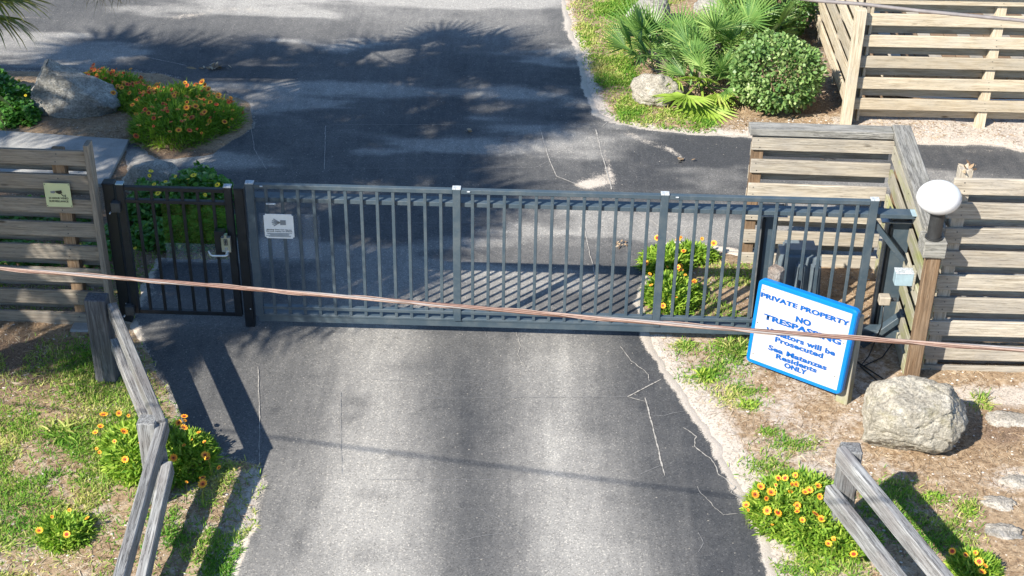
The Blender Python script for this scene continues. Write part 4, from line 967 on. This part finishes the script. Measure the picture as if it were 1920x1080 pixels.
# shrubs with crowns of leaf-sized faces
def shrub(label, c, rx, ry, zc, rz, n, mat, lw=(.03, .045), ll=(.045, .07), seed=1, name='round_shrub'):
    t = thing(name, (c[0], c[1], 0), label, 'shrub')
    r = np.random.default_rng(seed); d = r.normal(size=(n, 3)); d /= np.linalg.norm(d, axis=1, keepdims=True)
    rad = (.70+.38*r.random(n)**.7)*(.86+.30*fbm(d[:, 0]*2.4+5+d[:, 2], d[:, 1]*2.4+7-d[:, 2], seed, 3)*1.1)
    P = d*rad[:, None]*np.array([rx, ry, rz])+np.array([c[0], c[1], zc])
    ok = P[:, 2] > .05; P = P[ok]; d = d[ok]; k = len(P)
    D = d*.7+r.normal(size=(k, 3))*.6+np.array([0, 0, .25]); D /= np.linalg.norm(D, axis=1, keepdims=True)
    T = np.clip(.5+.9*(fbm(P[:, 0]*6, P[:, 1]*6+P[:, 2]*5, 3, 3)-.5)+r.normal(0, .2, k), 0, 1)
    put('crown', leaf_mesh('crown', [leaves_arrays(P, D, r.uniform(*ll, k), r.uniform(*lw, k), r.uniform(-.1, .4, k), nrm=None, prof=((0, .3), (.3, .95), (.7, .9), (1., 0.)), tint=T)], mat), t, None, kind='stuff')
    bm = bmesh.new()
    for i in range(7):
        a = i*.9; tube_bm([(c[0]+.03*math.cos(a), c[1]+.03*math.sin(a), -.05), (c[0]+.1*math.cos(a), c[1]+.1*math.sin(a), zc*.6), (c[0]+.3*rx*math.cos(a)*1.6, c[1]+.3*ry*math.sin(a)*1.6, zc+.4*rz)], [.022, .016, .006], 6, bm)
    put('trunk', bm_mesh(bm, 'trunk', M_TWIG, True), t)
shrub('rounded glossy green shrub right of the saw palmetto', (5.56, 5.50), .55, .46, .50, .43, 5200, L_SHRUB, seed=2)
shrub('looser leafy shrub at the top edge behind the palmetto', (5.75, 8.1), .65, .6, .55, .55, 4200, L_SHRUB2, seed=5, name='leafy_shrub')
shrub('dark leafy shrub at the top right corner beside the pale fence', (5.95, 9.6), .5, .5, .45, .45, 2500, L_SHRUB2, seed=8, name='leafy_shrub')

# fan leaf mesh : petiole along +x, then a fan of folded segments, tips drooping
def fan_me(name, R_, nseg, spread, pet, mat, droop=.25, seed=0, w=.05, gap=.0, fold=.35, ragged=.1, petw=.012):
    r = random.Random(seed); V = []; F = []; T = []
    # petiole
    for i in range(5):
        t = i/4; z = -.06*pet*math.sin(t*1.5); y = petw*(1-.3*t)
        V += [(pet*t, -y, z), (pet*t, y, z), (pet*t, 0, z-petw)]; T += [.55]*3
    for i in range(4):
        a = i*3; b = a+3
        F += [(a, b, b+1, a+1), (a+1, b+1, b+2, a+2), (a+2, b+2, b, a)]
    hz = -.06*pet*math.sin(1.5); hub = Vector((pet, 0, hz))
    for k in range(nseg):
        u = k/(nseg-1)*2-1; ang = u*math.radians(spread)/2+r.uniform(-.02, .02)
        L = R_*(1-.22*abs(u)**2)*(1-r.random()*ragged); tint = min(1, max(0, r.gauss(.45, .18)))
        d_ = Vector((math.cos(ang), math.sin(ang), 0)); s = Vector((-math.sin(ang), math.cos(ang), 0))
        lift = .10*math.cos(ang*.6); b0 = len(V); dd = droop*r.uniform(.6, 1.5)
        stations = [(.02, .25), (.35, 1.), (.65, .75), (.88, .35), (1., 0.)]
        for (t, wv) in stations:
            ww = w*wv*(1 if t > .1 else .6); z = lift*L*t-dd*L*t**3
            c = hub+d_*(L*t*(1-.12*dd*t))+Vector((0, 0, z)); tt = min(1, tint+(.25 if t > .85 else 0))
            if wv == 0: V.append(tuple(c)); T.append(tt)
            else:
                V += [tuple(c-s*ww/2), tuple(c+Vector((0, 0, -fold*ww))), tuple(c+s*ww/2)]; T += [tt, tint, tt]
        for i in range(3):
            a = b0+i*3; b = a+3; F += [(a, b, b+1, a+1), (a+1, b+1, b+2, a+2)]
        a = b0+9; tip = b0+12; F += [(a, tip, a+1), (a+1, tip, a+2)]
    return mesh(name, V, F, mat, False, attrs=dict(tint=T))
FAN = [fan_me('palmetto_fan', .52, 20, 170, .42, L_PALM, .08, 1, .026, ragged=.25, fold=.5), fan_me('palmetto_fan', .46, 17, 150, .4, L_PALM, .16, 2, .026, ragged=.25, fold=.5), fan_me('palmetto_fan', .50, 18, 125, .5, L_PALM, .03, 3, .024, ragged=.2, fold=.5), fan_me('palmetto_fan', .40, 15, 190, .3, L_PALM2, .12, 9, .026, ragged=.2)]
FANY = [fan_me('palmetto_fan_yellow', .36, 18, 190, .35, L_YPALM, .10, 4, .040), fan_me('palmetto_fan_yellow', .32, 15, 170, .3, L_YPALM, .2, 5, .038)]
FAND = [fan_me('palmetto_fan_dead', .35, 16, 150, .3, L_DEAD, .8, 6, .022, ragged=.4)]
def palmetto(label, c, n, seed, hz=.35, sc_=1., yellow=(), dead=4, azr=(0, 360), elr=(12, 78)):
    t = thing('saw_palmetto', (c[0], c[1], 0), label, 'palm'); r = random.Random(seed)
    for i in range(n):
        az = math.radians(azr[0]+(azr[1]-azr[0])*((i*.618) % 1)); el = math.radians(elr[0]+(elr[1]-elr[0])*r.random())
        s = sc_*r.uniform(.85, 1.15)
        Mx = Matrix.Translation((c[0]+r.uniform(-.26, .26), c[1]+r.uniform(-.22, .22), hz*r.uniform(.2, 1.0))) @ Matrix.Rotation(az, 4, 'Z') @ Matrix.Rotation(-el, 4, 'Y') @ Matrix.Rotation(r.uniform(-.7, .7), 4, 'X') @ Matrix.Scale(s, 4)
        put('fan_leaf', r.choice(FAN), t, Mx)
    for (az, el, s) in yellow:
        Mx = Matrix.Translation((c[0], c[1], .22)) @ Matrix.Rotation(math.radians(az), 4, 'Z') @ Matrix.Rotation(-math.radians(el), 4, 'Y') @ Matrix.Scale(s, 4)
        o = put('fan_leaf', r.choice(FANY), t, Mx); o['label'] = 'yellow-green fan leaf'
    for i in range(dead):
        az = math.radians(180+180*r.random()); Mx = Matrix.Translation((c[0]+r.uniform(-.1, .15), c[1]-.05, .14)) @ Matrix.Rotation(az, 4, 'Z') @ Matrix.Rotation(math.radians(r.uniform(5, 15)), 4, 'Y') @ Matrix.Scale(r.uniform(.7, 1), 4)
        o = put('fan_leaf', FAND[0], t, Mx); o['label'] = 'brown dead fan leaf'
    bm = tube_bm([(c[0], c[1], -.05), (c[0]+.02, c[1], hz)], [.07, .05], 8); put('trunk', bm_mesh(bm, 'trunk', M_TRUNK, True), t)
palmetto('saw palmetto clump with yellow-green lower fans over a small boulder', (4.66, 5.88), 27, 3, .34, .82, yellow=[(272, -12, 1.5), (245, 2, 1.45), (200, 10, 1.1), (300, -5, 1.2), (258, 28, 1.2)], dead=7)
palmetto('taller dark green palmetto clump at centre behind the yellow-green fans', (4.90, 6.60), 34, 5, .45, .95, dead=2)
palmetto('palmetto clump leaning left over the lawn behind the others', (4.25, 6.70), 20, 8, .3, .92, dead=1, azr=(60, 260))
palmetto('palmetto at the top edge right behind the round shrub', (5.42, 7.35), 26, 9, .4, 1.0, dead=2)

# ================================================================== CABBAGE PALMS (beside the driveway, left)
SAB = [fan_me('cabbage_fan', 1.0, 34, 250, 1.05, L_CROWN, .38, 11, .060, ragged=.1, petw=.02), fan_me('cabbage_fan', .95, 32, 235, 1.0, L_CROWN, .55, 12, .058, ragged=.12, petw=.02)]
SABD = [fan_me('cabbage_fan_dead', .8, 24, 170, .9, L_DEAD, 1.3, 13, .035, ragged=.4, petw=.016)]
def cabbage(label, c, H, seed, n=26, dead=6, s0=1.05, base=None, lo=-28, group=None):
    t = thing('cabbage_palm', (*(base or c), 0), label, 'palm tree', group); r = random.Random(seed)
    b = base or c
    bm = tube_bm([(b[0]+(c[0]-b[0])*q, b[1]+(c[1]-b[1])*q, -.1+(H-.1)*q**.9) for q in (0, .2, .4, .6, .8, 1)], [.22, .18, .165, .16, .165, .19], 12)
    put('trunk', bm_mesh(bm, 'trunk', M_TRUNK, True), t)
    for i in range(n):
        az = i*2.39996+seed; el = math.radians(80-(80-lo)*((i+.5)/n)**.9+r.uniform(-6, 6)); s = s0*r.uniform(.88, 1.1)
        put('frond', r.choice(SAB), t, Matrix.Translation((c[0], c[1], H+r.uniform(-.1, .15))) @ Matrix.Scale(1.2, 4, (1, 0, 0)) @ Matrix.Rotation(az, 4, 'Z') @ Matrix.Rotation(-el, 4, 'Y') @ Matrix.Rotation(r.uniform(-.6, .6), 4, 'X') @ Matrix.Scale(s, 4))
    for i in range(dead):
        az = i*2*math.pi/dead+r.random()
        put('dead_frond', SABD[0], t, Matrix.Translation((c[0], c[1], H-.2)) @ Matrix.Rotation(az, 4, 'Z') @ Matrix.Rotation(math.radians(r.uniform(45, 75)), 4, 'Y') @ Matrix.Scale(s0, 4))
KX, KY = .85, .88
def crown_over(px, py, H): s = G(px, py); return (s[0]-KX*H, s[1]-KY*H)
PALMS = [((740, 215), 6.2, 1, 19, 1.05), ((880, 195), 6.4, 2, 18, .80), ((470, 175), 6.0, 3, 17, .95), ((120, 165), 5.6, 4, 18, .95), ((330, 330), 5.4, 5, 20, .9), ((600, 415), 5.2, 6, 20, .92), ((330, 560), 5.0, 7, 17, .9), ((20, 470), 5.0, 8, 14, .85), ((590, 495), 5.0, 9, 20, .72)]
for (p, H, sd0, n, s0) in PALMS:
    c = crown_over(*p, H); base = (min(c[0]-.6, -6.2), c[1]-.3)
    cabbage('tall cabbage palm left of the driveway, outside the picture, its fronds shading the asphalt', c, H, sd0, n, 5, s0, base, group='cabbage palms outside the picture on the left')
# the palm whose drooping leaf tips reach into the top left corner
c_ = G(-175, 10, 3.0)
cabbage('leaning cabbage palm with green and brown hanging tips at the top left corner', (c_[0], c_[1]), 3.0, 31, 16, 10, .62, base=(c_[0]-.6, c_[1]), lo=-45)
c_ = G(185, -235, 3.4)
cabbage('cabbage palm whose dry grey-brown leaf tips hang into the top edge near the left', (c_[0], c_[1]), 3.4, 17, 12, 12, .70, base=(-7.4, c_[1]+2.4), lo=-30)

# ================================================================== GRASS, STRAW, LITTER
def scatter(n, x0, x1, y0, y1): return rng.uniform(x0, x1, n), rng.uniform(y0, y1, n)
def grass_density(x, y):
    px, py = to_px(x, y); s = asph_sd(x, y); clumpn = fbm(x*3.2, y*3.2, 90, 4); fine = fbm(x*11, y*11, 91, 2)
    d = np.zeros(x.shape)
    lf = (x < .9)&(y < -.2)
    d = np.where(lf, .10*sstep(700, 800, py)+.85*sstep(.41, .58, clumpn)*sstep(740, 830, py)+1.3*blob(px, py, 165, 700, 60, 50)+.9*blob(px, py, 225, 745, 55, 45)+.9*blob(px, py, 110, 815, 50, 18)+.5*blob(px, py, 30, 680, 60, 40)*(clumpn > .5), d)
    dl = sdist(x, y, LAWN)
    d = np.where(y > 3, np.maximum(d, sstep(-.1, .2, dl)*(.16+.9*sstep(.43, .60, clumpn))), d)
    fo = (x > 3)&(y < 0)
    sp = 0
    for (cx, cy, rx, ry) in [(1285, 650, 20, 12), (1375, 655, 45, 28), (1320, 708, 35, 14), (1400, 735, 28, 10), (1370, 745, 26, 14), (1405, 763, 20, 10), (1445, 815, 20, 8), (1485, 838, 38, 12), (1440, 880, 34, 16), (1530, 1050, 40, 24), (1560, 1075, 60, 14), (1750, 940, 22, 12), (1815, 960, 16, 16), (1680, 925, 30, 20), (1740, 1005, 40, 25), (1590, 880, 15, 8), (1850, 760, 22, 10), (1500, 1070, 40, 14), (1780, 1010, 40, 25), (1690, 985, 30, 30), (1640, 960, 30, 22), (1345, 690, 15, 6)]:
        sp = sp+1.2*blob(px, py, cx, cy, rx, ry)
    d = np.where(fo, sp*sstep(.3, .5, fine+.15), d)
    be = (x > 3.6)&(y > .1)&(y < 1.5); d = np.where(be, .8*blob(px, py, 1370, 540, 40, 40)*sstep(.45, .55, clumpn+.05)+.25*sstep(.5, .6, clumpn)*(px < 1430), d)
    be2 = (px < 450)&(y > .1)&(y < 5.2); d = np.where(be2, .12, d)
    return np.clip(d, 0, 1)*(s < -.005)
def make_grass(name, N_, box, L, Wd, mat, dens, lo, hi, prof, tmu=.45, tsd=.22, zoff=0.):
    x, y = scatter(N_, *box); k = rng.random(N_) < dens(x, y); x = x[k]; y = y[k]; n = len(x); z = gz(x, y)+zoff
    D = dirs(n, lo, hi); px, py = to_px(x, y)
    T = np.clip(rng.normal(tmu, tsd, n)+1.3*(fbm(x*2.1, y*2.1, 33, 3)-.5), 0, 1)
    V, F, T = leaves_arrays(np.stack([x, y, z], -1), D, rng.uniform(*L, n), rng.uniform(*Wd, n), rng.uniform(0, .6, n), tint=T, prof=prof)
    o = put(name, leaf_mesh(name, [(V, F, T)], mat), None); setp(o, kind='stuff'); return o, n
GPROF = ((0, 1.), (.55, .8), (1., 0.))
o, n = make_grass('grass', 420000, (-3.2, 6.8, -3.9, 1.6), (.03, .085), (.006, .011), L_GRASS, grass_density, 10, 80, GPROF)
setp(o, 'patchy green and straw-coloured grass on both sides of the near driveway', 'grass')
o, n2 = make_grass('grass', 170000, (2.8, 5.6, 3.8, 9.8), (.03, .08), (.008, .015), L_GRASS, grass_density, 10, 75, GPROF, .52)
setp(o, 'thin sunlit lawn along the upper right edge of the driveway', 'grass')
def straw_density(x, y):
    s = asph_sd(x, y); px, py = to_px(x, y); cl = fbm(x*2.1, y*2.1, 60, 4)
    d = sstep(.36, .58, cl)*.95
    d = np.where((x > 3)&(y < 0), d*(.55+.45*sstep(1350, 1650, px))+.5*blob(px, py, 1780, 930, 140, 110)*(cl > .4), d)
    d = np.where((y > 3)&(px > 1350), .5, d)
    return np.clip(d, 0, 1)*(s < -.12)
o, n3 = make_grass('straw_litter', 110000, (-3.2, 7.6, -3.9, 5.2), (.03, .12), (.003, .006), L_STRAW, straw_density, -2, 10, ((0, 1.), (.5, 1.), (1., .5)), .55, .25, .006)
setp(o, 'dry pine straw and leaf litter lying on the bare sand', 'straw')
o, n3 = make_grass('straw_litter', 26000, (3, 10, 3.8, 10), (.03, .1), (.005, .009), L_STRAW, straw_density, -2, 12, ((0, 1.), (.5, 1.), (1., .5)), .45, .25, .006)
setp(o, 'brown mulch and dead leaves under the palmetto and shrubs', 'mulch')
# shell and gravel chips
def chips(N_, box, dens, size, mat, label):
    x, y = scatter(N_, *box); k = rng.random(N_) < dens(x, y); x = x[k]; y = y[k]; n = len(x); z = gz(x, y)
    V = []; F = []
    ang = rng.uniform(0, 6.28, n); s = size[0]+(size[1]-size[0])*rng.random(n)**3
    for i in range(n):
        b = len(V); a = ang[i]; q = s[i]
        for k_ in range(5):
            aa = a+k_*1.2566; rr_ = q*(.6+.5*((k_*37+i*13) % 7)/7); V.append((x[i]+math.cos(aa)*rr_, y[i]+math.sin(aa)*rr_*.8, z[i]+.001+q*.1*((i+k_) % 3)))
        V.append((x[i], y[i], z[i]+q*.55))
        for k_ in range(5): F.append((b+k_, b+(k_+1) % 5, b+5))
    o = put('gravel_chips', mesh('gravel_chips', V, F, mat), None); setp(o, label, 'gravel', kind='stuff')
M_SHELL = plain('shell_chip', (.52, .47, .42), .8, 0, .35, 40)
M_LEAFY = plain('yellow_fallen_leaf', (.55, .45, .20), .7, 0, .3, 30)
chips(14000, (-3.4, 7.6, -3.9, 1.6), lambda x, y: (asph_sd(x, y) < -.02)*np.clip(.25+.9*(fbm(x*1.6, y*1.6, 14, 3)-.4), 0, 1), (.004, .022), M_SHELL, 'white shell and gravel chips scattered in the sand')
chips(4000, (5, 10, 3.6, 5.2), lambda x, y: (asph_sd(x, y) < 0)*.8+.0*x, (.006, .022), M_SHELL, 'pale shell grit in front of the tan fence')
chips(1500, (-1, 4.2, -3.6, 4.5), lambda x, y: (asph_sd(x, y) > .05)*.12+.0*x, (.003, .009), M_SHELL, 'tiny pale crumbs scattered on the asphalt')
# fallen leaves
def leaf_pile(label, px, py, n, size, mat, spread, cat='fallen leaves', z0=.02):
    g_ = G(px, py); P = np.stack([g_[0]+rng.normal(0, spread[0], n), g_[1]+rng.normal(0, spread[1], n), np.full(n, z0)+rng.random(n)*.03], -1)
    o = put('fallen_leaves', leaf_mesh('fallen_leaves', [leaves_arrays(P, dirs(n, -5, 25), rng.uniform(*size, n), rng.uniform(.02, .04, n), rng.uniform(0, .2, n))], mat), None); setp(o, label, cat)
leaf_pile('curled dead palm leaf scraps lying on the shaded asphalt at upper left', 398, 130, 26, (.06, .14), L_DEAD, (.10, .05))
leaf_pile('yellow fallen leaves on the dark asphalt left of the cap rail fence', 1283, 305, 8, (.05, .08), L_STRAW, (.05, .03))
leaf_pile('yellow leaf scraps on asphalt seen between the cap rail fence boards', 1550, 298, 9, (.06, .1), L_STRAW, (.07, .02))
leaf_pile('tiny pale leaf on the shaded asphalt near the loop line', 882, 250, 4, (.05, .07), L_STRAW, (.04, .01))
leaf_pile('small yellowish moss patch on asphalt behind the gate pickets', 1163, 465, 30, (.015, .03), L_STRAW, (.04, .04))
leaf_pile('dry leaves caught on top of the right fence', 1805, 325, 0, (.05, .09), L_STRAW, (.05, .02)) if False else None
P = np.array([[6.40+rng.normal(0, .04), -.28+rng.normal(0, .015), 2.085+rng.random()*.01] for _ in range(9)])
o = put('fallen_leaves', leaf_mesh('fallen_leaves', [leaves_arrays(P, dirs(9, 0, 50), rng.uniform(.06, .12, 9), rng.uniform(.02, .035, 9), np.zeros(9))], L_STRAW), None); setp(o, 'dry twig and curled leaves caught on the post top of the right fence', 'fallen leaves')
print('objects', len(bpy.data.objects), 'tris', sum(len(o.data.polygons) for o in bpy.data.objects if o.type == 'MESH'))
